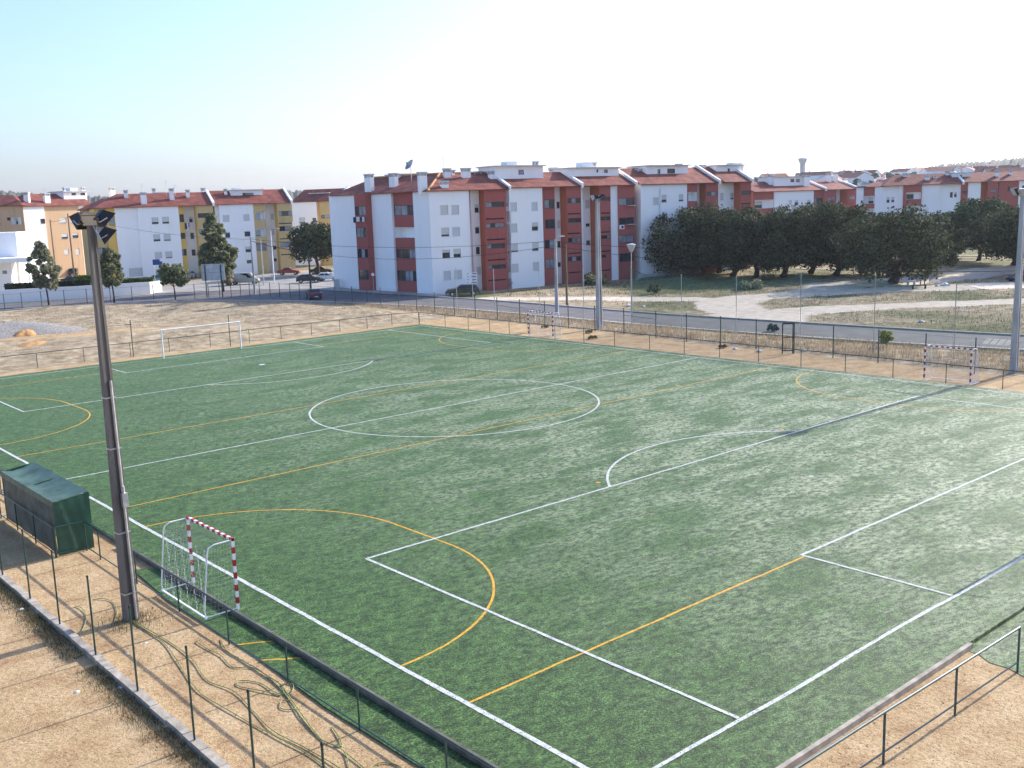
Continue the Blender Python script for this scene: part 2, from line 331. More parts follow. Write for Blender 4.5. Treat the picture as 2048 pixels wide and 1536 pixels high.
# ---- artificial turf
tm = bpy.data.materials.new('artificial_turf'); tm.use_nodes = True
def turf_nodes(m):
    nt = m.node_tree; b = nt.nodes['Principled BSDF']; L = nt.links.new; N = nt.nodes.new
    tc = N('ShaderNodeTexCoord'); vec = tc.outputs['Object']
    def noise(s, d=6, rgh=0.6, st=None):
        v = vec
        if st: mp = N('ShaderNodeMapping'); mp.inputs['Scale'].default_value = st; mp.inputs['Rotation'].default_value = (0, 0, 0.35); L(vec, mp.inputs[0]); v = mp.outputs[0]
        n = N('ShaderNodeTexNoise'); n.inputs['Scale'].default_value = s; n.inputs['Detail'].default_value = d; n.inputs['Roughness'].default_value = rgh; L(v, n.inputs['Vector']); return n.outputs[0]
    def ramp(inp, stops):
        r = N('ShaderNodeValToRGB'); e = r.color_ramp.elements
        e[0].position, e[0].color = stops[0][0], (*stops[0][1], 1); e[1].position, e[1].color = stops[-1][0], (*stops[-1][1], 1)
        for p, c in stops[1:-1]: q = e.new(p); q.color = (*c, 1)
        L(inp, r.inputs[0]); return r.outputs[0]
    def mix(f, a, c, mode='MIX'):
        x = N('ShaderNodeMix'); x.data_type = 'RGBA'; x.blend_type = mode
        if isinstance(f, float): x.inputs[0].default_value = f
        else: L(f, x.inputs[0])
        L(a, x.inputs[6]); L(c, x.inputs[7]); return x.outputs[2]
    blade = noise(13, 5, 0.8, (1, 1.3, 1)); tuft = noise(2.7, 8, 0.85, (1, 1.6, 1)); med = noise(1.0, 6, 0.65, (1, 1.6, 1)); big = noise(0.13, 4, 0.6)
    c = ramp(blade, [(0.38, (0.011, 0.029, 0.005)), (0.5, (0.041, 0.098, 0.020)), (0.62, (0.135, 0.235, 0.075))])
    c = mix(0.75, c, ramp(tuft, [(0.43, (0.16, 0.19, 0.16)), (0.57, (1.75, 1.66, 1.62))]), 'MULTIPLY')
    c = mix(0.6, c, ramp(med, [(0.38, (0.42, 0.48, 0.40)), (0.60, (1.15, 1.15, 1.15))]), 'MULTIPLY')
    c = mix(0.45, c, ramp(big, [(0.35, (0.72, 0.74, 0.68)), (0.62, (1, 1, 1))]), 'MULTIPLY')
    # pale sand drifts on the pile, with backlit sheen painted into the same colour
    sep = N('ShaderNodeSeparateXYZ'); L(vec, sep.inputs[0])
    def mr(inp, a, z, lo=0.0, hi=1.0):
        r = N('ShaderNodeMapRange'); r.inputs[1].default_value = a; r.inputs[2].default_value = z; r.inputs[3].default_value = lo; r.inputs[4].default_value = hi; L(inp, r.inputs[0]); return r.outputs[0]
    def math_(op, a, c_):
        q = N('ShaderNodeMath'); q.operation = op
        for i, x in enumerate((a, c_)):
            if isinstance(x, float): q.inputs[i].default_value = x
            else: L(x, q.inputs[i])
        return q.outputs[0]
    sheen_ramp = math_('MULTIPLY', mr(sep.outputs[0], 2.0, 24.0), mr(sep.outputs[1], 60.0, 20.0, 0.3, 1.0))  # strengthens the painted sheen towards the far touchline and near goal
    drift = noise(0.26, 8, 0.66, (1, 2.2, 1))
    sand = math_('MULTIPLY', mr(drift, 0.41, 0.58), sheen_ramp)
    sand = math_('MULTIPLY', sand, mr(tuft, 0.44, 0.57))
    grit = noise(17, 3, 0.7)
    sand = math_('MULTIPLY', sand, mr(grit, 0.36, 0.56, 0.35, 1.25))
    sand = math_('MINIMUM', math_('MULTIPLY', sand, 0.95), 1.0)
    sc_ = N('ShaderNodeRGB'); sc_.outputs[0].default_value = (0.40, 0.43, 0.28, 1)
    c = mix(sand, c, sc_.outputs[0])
    L(c, b.inputs['Base Color']); b.inputs['Roughness'].default_value = 0.55; b.inputs['Specular IOR Level'].default_value = 0.16
    b.inputs['Sheen Weight'].default_value = 0.07; b.inputs['Sheen Roughness'].default_value = 0.45; b.inputs['Sheen Tint'].default_value = (0.55, 0.75, 0.42, 1)
    bp = N('ShaderNodeBump'); bp.inputs['Strength'].default_value = 0.9; bp.inputs['Distance'].default_value = 0.04; L(blade, bp.inputs['Height']); L(bp.outputs[0], b.inputs['Normal'])
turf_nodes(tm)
def sheet(name, pts, z, m, label, cat, depth=0.1):
    mb = MB(); mb.hexa([(x, y, z-depth) for x, y in pts], [(x, y, z) for x, y in pts]); o = mb.build(name, m); tag(o, label, cat, kind='structure'); return o
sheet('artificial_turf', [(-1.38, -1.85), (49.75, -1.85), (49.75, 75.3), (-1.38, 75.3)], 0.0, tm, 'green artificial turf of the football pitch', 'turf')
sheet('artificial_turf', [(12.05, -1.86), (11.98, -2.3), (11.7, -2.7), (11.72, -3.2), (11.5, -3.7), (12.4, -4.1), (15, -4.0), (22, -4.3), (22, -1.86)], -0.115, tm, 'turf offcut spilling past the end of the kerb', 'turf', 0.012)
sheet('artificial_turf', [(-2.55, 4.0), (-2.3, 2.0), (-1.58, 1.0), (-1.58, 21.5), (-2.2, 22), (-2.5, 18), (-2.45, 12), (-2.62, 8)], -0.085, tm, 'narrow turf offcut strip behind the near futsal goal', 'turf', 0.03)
# ---- painted lines
def linemat(name, c):
    m = mat(name, c, rough=0.7, var=0.24, scale=6, detail=8, spec=0.25, bump=0.4, bscale=30)
    # fibres of the turf break the paint
    nt = m.node_tree; out = nt.nodes['Material Output']; b = nt.nodes['Principled BSDF']; tc = nt.nodes.new('ShaderNodeTexCoord')
    n = nt.nodes.new('ShaderNodeTexNoise'); n.inputs['Scale'].default_value = 22; n.inputs['Detail'].default_value = 4; nt.links.new(tc.outputs['Object'], n.inputs['Vector'])
    r = nt.nodes.new('ShaderNodeMapRange'); r.inputs[1].default_value = 0.33; r.inputs[2].default_value = 0.42; nt.links.new(n.outputs[0], r.inputs[0])
    t = nt.nodes.new('ShaderNodeBsdfTransparent'); mx = nt.nodes.new('ShaderNodeMixShader'); nt.links.new(r.outputs[0], mx.inputs[0]); nt.links.new(t.outputs[0], mx.inputs[1]); nt.links.new(b.outputs[0], mx.inputs[2]); nt.links.new(mx.outputs[0], out.inputs[0])
    return m
MT['lw'] = linemat('white_pitch_line', (0.52, 0.54, 0.51)); MT['ly'] = linemat('orange_futsal_line', (0.62, 0.33, 0.03))
def strip(mb, pts, wd, z, wob=0.012):
    pts = [np.array(p, float) for p in pts]; L = []; Rr = []
    for i, p in enumerate(pts):
        a = pts[max(i-1, 0)]; b = pts[min(i+1, len(pts)-1)]; t = (b-a)/np.linalg.norm(b-a); n = np.array([-t[1], t[0]])
        o = random.uniform(-wob, wob); h = wd/2*(1+random.uniform(-.08, .08))
        L.append(p+n*(h+o)); Rr.append(p-n*(h-o))
    for i in range(len(pts)-1): mb.quad((*Rr[i], z), (*Rr[i+1], z), (*L[i+1], z), (*L[i], z))
def seg(a, b, step=0.8, bend=None):
    n = max(2, int(math.dist(a, b)/step)); out = []
    for i in range(n+1):
        t = i/n; p = [a[0]+(b[0]-a[0])*t, a[1]+(b[1]-a[1])*t]
        if bend: p[1] += bend(p[0])
        out.append(p)
    return out
def arc(c, r, a0, a1, n=72): return [(c[0]+r*math.cos(a0+(a1-a0)*i/n), c[1]+r*math.sin(a0+(a1-a0)*i/n)) for i in range(n+1)]
mw = MB(); lw = 0.115; ZW = 0.010; ZY = 0.005
bend = lambda x: 0.045*math.sin((x-9)*0.55)*(1 if 3 < x < 16 else 0.3)
strip(mw, seg((0, -0.05), (0, L_)), 0.15, ZW)
strip(mw, seg((W_, 0), (W_, L_)), lw, ZW)
strip(mw, seg((0.06, 0), (W_-0.06, 0), bend=bend), 0.12, ZW+0.001); strip(mw, seg((0.06, L_), (W_-0.06, L_)), lw, ZW+0.001)
strip(mw, seg((0.06, L_/2), (W_-0.06, L_/2)), lw, ZW+0.001)
strip(mw, arc((CX, L_/2), 9.15, 0, 2*math.pi, 144), lw, ZW+0.002, 0.006)
for y0, sg in ((0, 1), (L_, -1)):
    for hw, dp in ((20.16, 16.5), (9.16, 5.5)):
        yy = y0+sg*dp
        strip(mw, seg((CX-hw-.05, yy), (CX+hw+.05, yy)), lw, ZW+0.002)
        for q in (-1, 1): strip(mw, seg((CX+q*hw, y0+sg*.06), (CX+q*hw, yy-sg*.05)), lw, ZW+0.003)
    a = math.acos(5.5/9.15); base = math.pi/2*sg
    strip(mw, arc((CX, y0+sg*11), 9.15, base-a, base+a, 40), lw, ZW+0.004, 0.006)
    mw.poly([(CX+0.11*math.cos(k*math.pi/6), y0+sg*11+0.11*math.sin(k*math.pi/6), ZW) for k in range(12)])
tag(mw.build('pitch_lines', MT['lw']), 'white painted football markings', 'markings', kind='structure')
my = MB()
for y in (5.36, 29.85, 44.0, 69.8):
    strip(my, seg((0.06, y), (CX-9.2 if y in (5.36, 69.8) else W_-.06, y)), 0.085, ZY)
    if y in (5.36, 69.8): strip(my, seg((CX+9.2, y), (W_-.06, y)), 0.085, ZY)
for yc in (17.4, 56.9):
    for xb, sg in ((0, 1), (W_, -1)):
        r = 7.3; pts = []
        for k in range(31): t = math.pi/2*k/30; pts.append((xb+sg*(0.06+r*math.sin(t)), yc-1.75-r*math.cos(t)))
        for k in range(31): t = math.pi/2*k/30; pts.append((xb+sg*(0.06+r*math.cos(t)), yc+1.75+r*math.sin(t)))
        strip(my, pts, 0.085, ZY+0.001, 0.006)
        sx = xb+sg*7.4
        my.poly([(CX+(sx-CX)*0.42+0.12*math.cos(k*math.pi/6), yc+0.12*math.sin(k*math.pi/6), ZY) for k in range(12)])
# scraps of yellow and white line on the offcut strip
for y0, y1 in ((13.2, 12.6), (11.7, 11.0)): strip(my, seg((-2.5, y0), (-1.62, y1), 0.2), 0.07, -0.080, 0.03)
tag(my.build('futsal_lines', MT['ly']), 'orange painted futsal markings', 'markings', kind='structure')
# ---- kerbs round the pitch
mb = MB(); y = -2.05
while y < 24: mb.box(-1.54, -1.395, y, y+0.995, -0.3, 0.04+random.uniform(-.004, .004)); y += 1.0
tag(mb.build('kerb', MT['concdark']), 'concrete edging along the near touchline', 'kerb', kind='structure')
mb = MB(); x = -1.38
while x < 12: mb.box(x, x+0.97, -1.99, -1.87, -0.3, 0.03+random.uniform(-.004, .004)); x += 0.975
tag(mb.build('kerb', MT['conc']), 'concrete edging behind the near goal line', 'kerb', kind='structure')
mb = MB(); y = -6.0
while y < 40:
    o = random.uniform(-.015, .015); mb.box(-6.0+o, -5.77+o, y, y+0.985, -0.3, 0.03+random.uniform(-.012, .012)); y += 1.0
tag(mb.build('kerb', MT['conc']), 'concrete block kerb carrying the bare fence posts', 'kerb', kind='structure')
# ---- roads
MT['asph'] = mat('asphalt', (0.105, 0.10, 0.105), rough=0.85, c2=(0.15, 0.143, 0.145), scale=0.5, bump=0.3, bscale=20, detail=8, spec=0.25)
MT['pave'] = mat('pale_paving', (0.36, 0.33, 0.30), rough=0.9, var=0.14, scale=0.8, detail=8)
MT['kerbs'] = mat('kerb_stone', (0.42, 0.39, 0.36), rough=0.9, var=0.12, scale=1.5)
def resamp(pl, n):
    pl = np.array(pl, float); d = np.concatenate([[0], np.cumsum(np.hypot(*np.diff(pl, axis=0).T))]); t = np.linspace(0, d[-1], n)
    return np.stack([np.interp(t, d, pl[:, 0]), np.interp(t, d, pl[:, 1])], 1)
n_, f_ = resamp(RN, 160), resamp(RF, 160)
vv = np.concatenate([np.c_[n_, np.full(160, -0.045)], np.c_[f_, np.full(160, -0.045)]]); i = np.arange(159)
tag(npmesh('road', vv, np.stack([i, i+160, i+161, i+1], 1), MT['asph']), 'grey asphalt road curving past the pitch', 'road', kind='structure')
def kerbline(pl, off, wd, z0, z1, name, label):
    p = resamp(pl, 160); t = np.gradient(p, axis=0); t /= np.linalg.norm(t, axis=1)[:, None]; nrm = np.stack([-t[:, 1], t[:, 0]], 1)
    a = p+nrm*off; b = p+nrm*(off+wd); mb = MB()
    for i in range(159):
        mb.hexa([(*a[i], z0), (*a[i+1], z0), (*b[i+1], z0), (*b[i], z0)], [(*a[i], z1), (*a[i+1], z1), (*b[i+1], z1), (*b[i], z1)])
    return tag(mb.build(name, MT['kerbs']), label, 'kerb', kind='structure')
kerbline(RN, -0.02, 0.55, -0.2, 0.02, 'kerb', 'pale kerb on the pitch side of the road')
kerbline(RF[:13], -0.30, 0.28, -0.2, 0.10, 'kerb', 'kerb on the far side of the road')
kerbline(RF[13:16], -0.30, 0.28, -0.2, 0.10, 'kerb', 'kerb beside the corner apartment block')
def flat(name, pts, z, m, label, cat):
    mb = MB(); mb.poly([(x, y, z) for x, y in pts]); return tag(mb.build(name, m), label, cat, kind='structure')
flat('pavement', [(70.6, 98.5), (73.6, 98.5), (73.6, 130), (69.2, 130), (70.1, 112)], 0.03, MT['pave'], 'pavement at the foot of the corner block', 'pavement')
MT['lot'] = mat('pale_worn_asphalt', (0.27, 0.255, 0.235), rough=0.9, var=0.18, scale=0.4, detail=8)
flat('parking_lot', [(69.0, 130.6), (100, 132), (112, 175), (88, 176), (66, 168), (54, 160), (50.5, 147.6), (54.6, 146.2), (62.4, 140.8)], -0.03, MT['lot'], 'pale parking area before the yellow blocks', 'parking')
# zebra remnants on the road at the right edge
mb = MB()
for k in range(5):
    a = np.array(G(1975+14*k, 681+1.2*k)); dv = np.array([1.7, 0.55]); nn = np.array([-0.13, 0.42])
    mb.poly([(*(a-dv-nn/2), -0.040), (*(a+dv-nn/2), -0.040), (*(a+dv+nn/2), -0.040), (*(a-dv+nn/2), -0.040)])
tag(mb.build('road_markings', MT['lot']), 'worn pale stripes painted across the road', 'markings', kind='structure')

# ---- hills, far slope
MT['hill'] = mat('wooded_hill', (0.035, 0.045, 0.03), rough=1.0, c2=(0.12, 0.12, 0.085), scale=0.02, detail=10, bump=0.8, bscale=0.06)
MT['slope'] = mat('town_slope', (0.10, 0.10, 0.06), rough=1.0, c2=(0.25, 0.21, 0.15), scale=0.03, detail=9)
def hill(pxs, tops, dist, base, name, label, jit, back=500, front=350, m='hill', step=3.0):
    cols = np.arange(pxs[0], pxs[-1], step); tp = np.interp(cols, pxs, tops); v = []
    for k, (cx, ty) in enumerate(zip(cols, tp)):
        j = random.uniform(0, jit)
        top = atd(cx, ty, dist)[2]+j
        for dd, hh in ((dist-front, base), (dist-front*.6, base+(top-base)*0.38+random.uniform(-jit, jit)*.6), (dist-front*.3, base+(top-base)*.72+random.uniform(-jit, jit)*.6), (dist, top), (dist+back, top*0.9)):
            q = atd(cx, 400, dd); v.append((q[0], q[1], hh))
    nc = len(cols); f = []
    for k in range(nc-1):
        for r in range(4): a = k*5+r; f.append((a, a+5, a+6, a+1))
    return tag(npmesh(name, np.array(v), np.array(f), MT[m]), label, 'hill', kind='structure')
hill([1440, 1600, 1700, 1800, 1850, 1900, 1950, 2000, 2048, 2200, 2600], [362, 357, 353, 346, 338, 331, 327, 322, 317, 306, 330], 1700, -0.5, 'hills', 'hazy wooded hill behind the town', 5.0)
hill([-700, -200, 0, 30, 60, 150, 300, 460, 520, 560, 610, 660, 700, 760, 900], [398, 392, 386, 387, 390, 394, 398, 396, 388, 383, 386, 384, 386, 390, 398], 1500, -0.5, 'hills', 'low hazy ridge on the far horizon', 4.0)
hill([-500, 0, 20, 40, 70, 110, 200], [402, 400, 399, 403, 408, 414, 430], 620, -0.5, 'hills', 'dark wooded rise behind the peach block', 2.5, front=120, back=120)
SL = []
cols = np.arange(1400, 2700, 20); prof = [(270, -0.4), (380, 1.0), (480, 5.0), (600, 10.0), (800, 15.0), (1100, 20.0), (1400, 22.0)]
for cx in cols:
    for dd, hh in prof: q = atd(cx, 400, dd); SL.append((q[0], q[1], (hh+0.4)*min(1, max(0, (cx-1400)/120))-0.4))
nc = len(cols); k_ = len(prof); f = [(a*k_+r, (a+1)*k_+r, (a+1)*k_+r+1, a*k_+r+1) for a in range(nc-1) for r in range(k_-1)]
tag(npmesh('terrain', np.array(SL), np.array(f), MT['slope']), 'rising ground under the distant town', 'terrain', kind='structure')
def slope_z(d): return float(np.interp(d, [p[0] for p in prof], [p[1] for p in prof]))
# ================================================================ BUILDINGS
def zf(ox, oy, s): return lambda x, y: (ox+x/s, oy+y/s)
ZA, ZB, ZC, ZD = zf(640, 300, 4.8), zf(930, 300, 4.8), zf(1280, 300, 4.8), zf(1640, 300, 4.8)
Y0, Y1, Y2 = zf(0, 360, 5.6875), zf(220, 360, 5.6875), zf(440, 360, 5.6875)
class Facade:
    def __init__(s, L, R_):
        s.L = np.array(L, float); d = np.array(R_, float)-s.L; s.len = np.hypot(*d); s.d = d/s.len; s.n = np.array([-s.d[1], s.d[0]])
    def sz(s, p, t=0.0):                        # photo point -> (along, height) on the wall plane set back by t
        r = ray(*p); o = s.L+s.n*t; k = ((o-CAM[:2])@s.n)/(r[:2]@s.n); q = CAM+r*k
        return float((q[:2]-s.L)@s.d), float(q[2])
    def P(s, a, t, z): q = s.L+s.d*a+s.n*t; return (q[0], q[1], z)
def holed(mb, F, s0, s1, z0, z1, t, holes):
    S = sorted({s0, s1, *[min(max(h[0], s0), s1) for h in holes], *[min(max(h[1], s0), s1) for h in holes]})
    Zs = sorted({z0, z1, *[min(max(h[2], z0), z1) for h in holes], *[min(max(h[3], z0), z1) for h in holes]})
    for a, b in zip(S[:-1], S[1:]):
        for c, e in zip(Zs[:-1], Zs[1:]):
            ms, mz = (a+b)/2, (c+e)/2
            if b-a < 1e-4 or e-c < 1e-4 or any(h[0] < ms < h[1] and h[2] < mz < h[3] for h in holes): continue
            mb.quad(F.P(a, t, c), F.P(b, t, c), F.P(b, t, e), F.P(a, t, e))
def fbox(mb, F, a0, a1, t0, t1, z0, z1):
    mb.hexa([F.P(a0, t0, z0), F.P(a1, t0, z0), F.P(a1, t1, z0), F.P(a0, t1, z0)], [F.P(a0, t0, z1), F.P(a1, t0, z1), F.P(a1, t1, z1), F.P(a0, t1, z1)])
def window(root, F, a0, a1, z0, z1, t, kind, val):
    """one window with its frame, and its panes and roller blind as sub-parts"""
    fr = MB(); b = 0.06; d0, d1 = t+0.10, t+0.16
    if kind == 'r':                             # band window of val lights
        n = val
        fbox(fr, F, a0, a1, d0, d1, z0, z0+b); fbox(fr, F, a0, a1, d0, d1, z1-b, z1)
        for k in range(n+1):
            c = a0+(a1-a0)*k/n; fbox(fr, F, max(a0, c-b*.6), min(a1, c+b*.6), d0, d1, z0+b, z1-b)
        w_ = fr.build('window', MT['frame'], root)
        for k in range(n):
            g = MB(); p0, p1 = a0+(a1-a0)*k/n+.03, a0+(a1-a0)*(k+1)/n-.03
            g.quad(F.P(p0, t+.13, z0+.03), F.P(p1, t+.13, z0+.03), F.P(p1, t+.13, z1-.03), F.P(p0, t+.13, z1-.03))
            g.build('pane', MT['glass2'] if random.random() < 0.36 else MT['glass'], w_)
    elif kind == 's':
        zs = z1-(z1-z0)*val
        fbox(fr, F, a0, a1, d0, d1, z0, z0+b)
        fbox(fr, F, a0, a0+b, d0, d1, z0+b, z1); fbox(fr, F, a1-b, a1, d0, d1, z0+b, z1)
        if val < .99: fbox(fr, F, (a0+a1)/2-b*.5, (a0+a1)/2+b*.5, d0, d1, z0+b, z1)
        w_ = fr.build('window', MT['frame'], root)
        if val < .99:
            g = MB(); g.quad(F.P(a0+.03, t+.13, z0+.03), F.P(a1-.03, t+.13, z0+.03), F.P(a1-.03, t+.13, z1), F.P(a0+.03, t+.13, z1)); g.build('pane', MT['glass'], w_)
        g = MB(); fbox(g, F, a0-.06, a1+.06, t-.07, t+.10, z0-.07, z0-.002); g.build('sill', MT['slab'], w_)
        if val > .01:
            g = MB(); z = zs
            while z < z1-.01:
                fbox(g, F, a0+.035, a1-.035, t+.055, t+.095, z, min(z+.105, z1-.004)); z += .115
            g.build('shutter', MT['shutter'], w_)
    else:                                       # narrow dark slot
        w_ = MB(); w_.quad(F.P(a0, t+.17, z0), F.P(a1, t+.17, z0), F.P(a1, t+.17, z1), F.P(a0, t+.17, z1)); w_ = w_.build('vent_slot', MT['dark'], root)
    return w_
def facade(root, F, zoom, ry, segs, wins, ztop, depth=10.0, z0=-0.2, backwall='white'):
    """segs: (x0, x1, colour, set-back); wins: (x0,y0,x1,y1,kind,value) in zoomed photo points"""
    MBs = {}; S = []
    for (x0, x1, c, t) in segs:
        a0, a1 = F.sz(zoom(x0, ry), t)[0], F.sz(zoom(x1, ry), t)[0]; S.append([a0, a1, c, t])
    for i in range(len(S)-1):                   # close the gaps left by the set-backs
        m_ = S[i+1][0] if S[i][3] > S[i+1][3] else S[i][1]
        S[i][1] = m_; S[i+1][0] = m_
    H = [[] for _ in S]
    for (x0, y0, x1, y1, kind, val) in wins:
        xm, ym = (x0+x1)/2, (y0+y1)/2; best = None
        for i, (a0, a1, c, t) in enumerate(S):
            am, zm = F.sz(zoom(xm, ym), t)
            if a0 <= am <= a1 and (best is None or t < S[best][3]): best = i
        if best is None: continue
        a0, a1, c, t = S[best]
        p, q, r_, s_ = F.sz(zoom(x0, y0), t), F.sz(zoom(x1, y1), t), F.sz(zoom(x0, y1), t), F.sz(zoom(x1, y0), t)
        wa0, wa1 = (p[0]+r_[0])/2, (q[0]+s_[0])/2; wz1, wz0 = (p[1]+s_[1])/2, (q[1]+r_[1])/2
        wa0, wa1 = max(wa0, a0+.05), min(wa1, a1-.05)
        if kind == 'v': wz0, wz1 = (wz0+wz1)/2-.10, (wz0+wz1)/2+.10
        if wa1-wa0 < .15 or wz1-wz0 < .1: continue
        H[best].append((wa0, wa1, wz0, wz1, kind, val))
    LBL = {'red': 'brick red wall panel', 'darkred': 'brick red projecting bay', 'redside': 'orange red side wall', 'yellow': 'ochre wall panel', 'khaki': 'dull khaki wall panel', 'peach': 'peach wall panel', 'green': 'green wall panel'}
    for i, (a0, a1, c, t) in enumerate(S):
        if a1-a0 < .05: continue
        mb = MB(); holed(mb, F, a0, a1, z0, ztop, t, H[i])
        tl = S[i-1][3] if i else depth; tr = S[i+1][3] if i < len(S)-1 else depth
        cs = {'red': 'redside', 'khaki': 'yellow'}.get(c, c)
        mb.quad(F.P(a0, t, ztop), F.P(a1, t, ztop), F.P(a1, depth, ztop), F.P(a0, depth, ztop))
        for a, o in ((a0, tl), (a1, tr)):
            if t < o:
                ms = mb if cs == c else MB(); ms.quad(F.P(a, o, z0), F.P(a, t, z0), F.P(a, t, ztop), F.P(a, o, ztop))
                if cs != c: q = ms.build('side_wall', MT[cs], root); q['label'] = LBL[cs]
        for (p, q, za, zb, kind, val) in H[i]:
            dp = 1.3 if kind == 'o' else 0.18
            wb = MB() if kind == 'o' else mb
            wb.quad(F.P(p, t, za), F.P(q, t, za), F.P(q, t+dp, za), F.P(p, t+dp, za)); wb.quad(F.P(p, t, zb), F.P(q, t, zb), F.P(q, t+dp, zb), F.P(p, t+dp, zb))
            wb.quad(F.P(p, t, za), F.P(p, t+dp, za), F.P(p, t+dp, zb), F.P(p, t, zb)); wb.quad(F.P(q, t, za), F.P(q, t+dp, za), F.P(q, t+dp, zb), F.P(q, t, zb))
            if kind == 'o':
                g0 = p+(q-p)*.12; g1 = p+(q-p)*.62
                holed(wb, F, p, q, za, zb, t+dp, [(g0, g1, za+.05, zb-.35)]); wb.build('balcony', MT[backwall], root)
                window(root, F, g0, g1, za+.05, zb-.35, t+dp, 's', val)
            else:
                wb.quad(F.P(p, t+.18, za), F.P(q, t+.18, za), F.P(q, t+.18, zb), F.P(p, t+.18, zb))
                window(root, F, p, q, za, zb, t, kind, val)
        o = mb.build('wall', MT[c], root)
        if c in LBL: o['label'] = LBL[c]
    a0, a1 = S[0][0], S[-1][1]
    mb = MB(); mb.quad(F.P(a0, depth, z0), F.P(a1, depth, z0), F.P(a1, depth, ztop), F.P(a0, depth, ztop)); mb.build('rear_wall', MT['white'], root)
    return a0, a1
def groof(root, F, a0, a1, ze, zr, depth, hl=0.0, hr=0.0, parapet=(False, True), over=0.35):
    m = MB(); tm_ = depth/2; f0, b0 = -over, depth+over
    A0, A1, B0, B1 = F.P(a0, f0, ze), F.P(a1, f0, ze), F.P(a0, b0, ze), F.P(a1, b0, ze); K0, K1 = F.P(a0+hl, tm_, zr), F.P(a1-hr, tm_, zr)
    m.quad(A0, A1, K1, K0); m.quad(B1, B0, K0, K1); m.poly([A0, K0, B0]); m.poly([A1, B1, K1])
    th = 0.12
    m.quad(F.P(a0, f0, ze-th), F.P(a1, f0, ze-th), A1, A0); m.quad(F.P(a0, f0, ze-th), F.P(a1, f0, ze-th), F.P(a1, b0, ze-th), F.P(a0, b0, ze-th))
    rf = m.build('roof', MT['roof'], root)
    g = MB()
    for a, on in ((a0, parapet[0]), (a1, parapet[1])):
        if not on: continue
        for (t0, z_0), (t1, z_1) in (((f0-.05, ze), (tm_, zr)), ((tm_, zr), (b0, ze))):
            g.hexa([F.P(a-.22, t0, z_0-.3), F.P(a+.22, t0, z_0-.3), F.P(a+.22, t1, z_1-.3), F.P(a-.22, t1, z_1-.3)], [F.P(a-.22, t0, z_0+.42), F.P(a+.22, t0, z_0+.42), F.P(a+.22, t1, z_1+.42), F.P(a-.22, t1, z_1+.42)])
    if g.f: g.build('parapet', MT['white'], rf)
    return rf
def chimney(rf, F, zoom, xc, ytop, ybot, wd, t, zmin):
    a, z1 = F.sz(zoom(xc, ytop), t); a_, z0 = F.sz(zoom(xc, ybot), t); w2 = abs(F.sz(zoom(xc+wd/2, ytop), t)[0]-a)*.86
    z0 = min(z0, zmin)-.6; m = MB(); fbox(m, F, a-w2, a+w2, t-.36, t+.36, z0, z1-.55); c = m.build('chimney', MT['white'], rf)
    # the vented head is a narrower piece of the same stack: corner piers with open slots below the lid
    m = MB()
    for sa in (-1, 1):
        for st in (-1, 1): fbox(m, F, a+sa*w2-(.22 if sa > 0 else 0), a+sa*w2+(0 if sa > 0 else .22), t+st*.36-(.22 if st > 0 else 0), t+st*.36+(0 if st > 0 else .22), z1-.55, z1-.18)
    fbox(m, F, a-w2+.23, a+w2-.23, t-.2, t+.2, z1-.55, z1-.18)
    o = m.build('chimney_vent', MT['dark' if wd < 0 else 'slab'], rf)
    m = MB(); fbox(m, F, a-w2-.08, a+w2+.08, t-.43, t+.43, z1-.18, z1); m.build('chimney_cap', MT['slab'], rf)
def penthouse(root, F, zoom, x0, x1, ytop, t0, t1, zb, wins=(), box=None):
    a0, z1 = F.sz(zoom(x0, ytop), t0); a1, _ = F.sz(zoom(x1, ytop), t0); m = MB(); H = []
    for (p0, q0, p1, q1, val) in wins:
        u, v_ = F.sz(zoom(p0, q0), t0), F.sz(zoom(p1, q1), t0); H.append((u[0], v_[0], v_[1], u[1], val))
    holed(m, F, a0, a1, zb, z1, t0, H)
    m.quad(F.P(a0, t0, zb), F.P(a0, t1, zb), F.P(a0, t1, z1), F.P(a0, t0, z1)); m.quad(F.P(a1, t0, zb), F.P(a1, t1, zb), F.P(a1, t1, z1), F.P(a1, t0, z1)); m.quad(F.P(a0, t1, zb), F.P(a1, t1, zb), F.P(a1, t1, z1), F.P(a0, t1, z1))
    for (p, q, za, zb_, val) in H: m.quad(F.P(p, t0+.18, za), F.P(q, t0+.18, za), F.P(q, t0+.18, zb_), F.P(p, t0+.18, zb_))
    ph = m.build('penthouse', MT['white'], root)
    m = MB(); fbox(m, F, a0-.3, a1+.3, t0-.45, t1+.3, z1, z1+.16); m.build('slab_roof', MT['slab'], ph)
    if box:
        b0, bz = F.sz(zoom(box[0], box[2]), t0+1); b1, _ = F.sz(zoom(box[1], box[2]), t0+1); m = MB(); fbox(m, F, b0, b1, t0+.4, t0+2.2, z1+.16, bz); m.build('rooftop_box', MT['white'], ph)
    for (p, q, za, zb_, val) in H: window(root, F, p, q, za, zb_, t0, 'r', val)
    return ph

RA, RB = np.array([73.0, 103.9]), np.array([109.2, 97.4]); dB = (RB-RA)/np.hypot(*(RB-RA))
FA = Facade((72.4, 128.6), (73.0, 103.9)); FB = Facade(RA, RB)
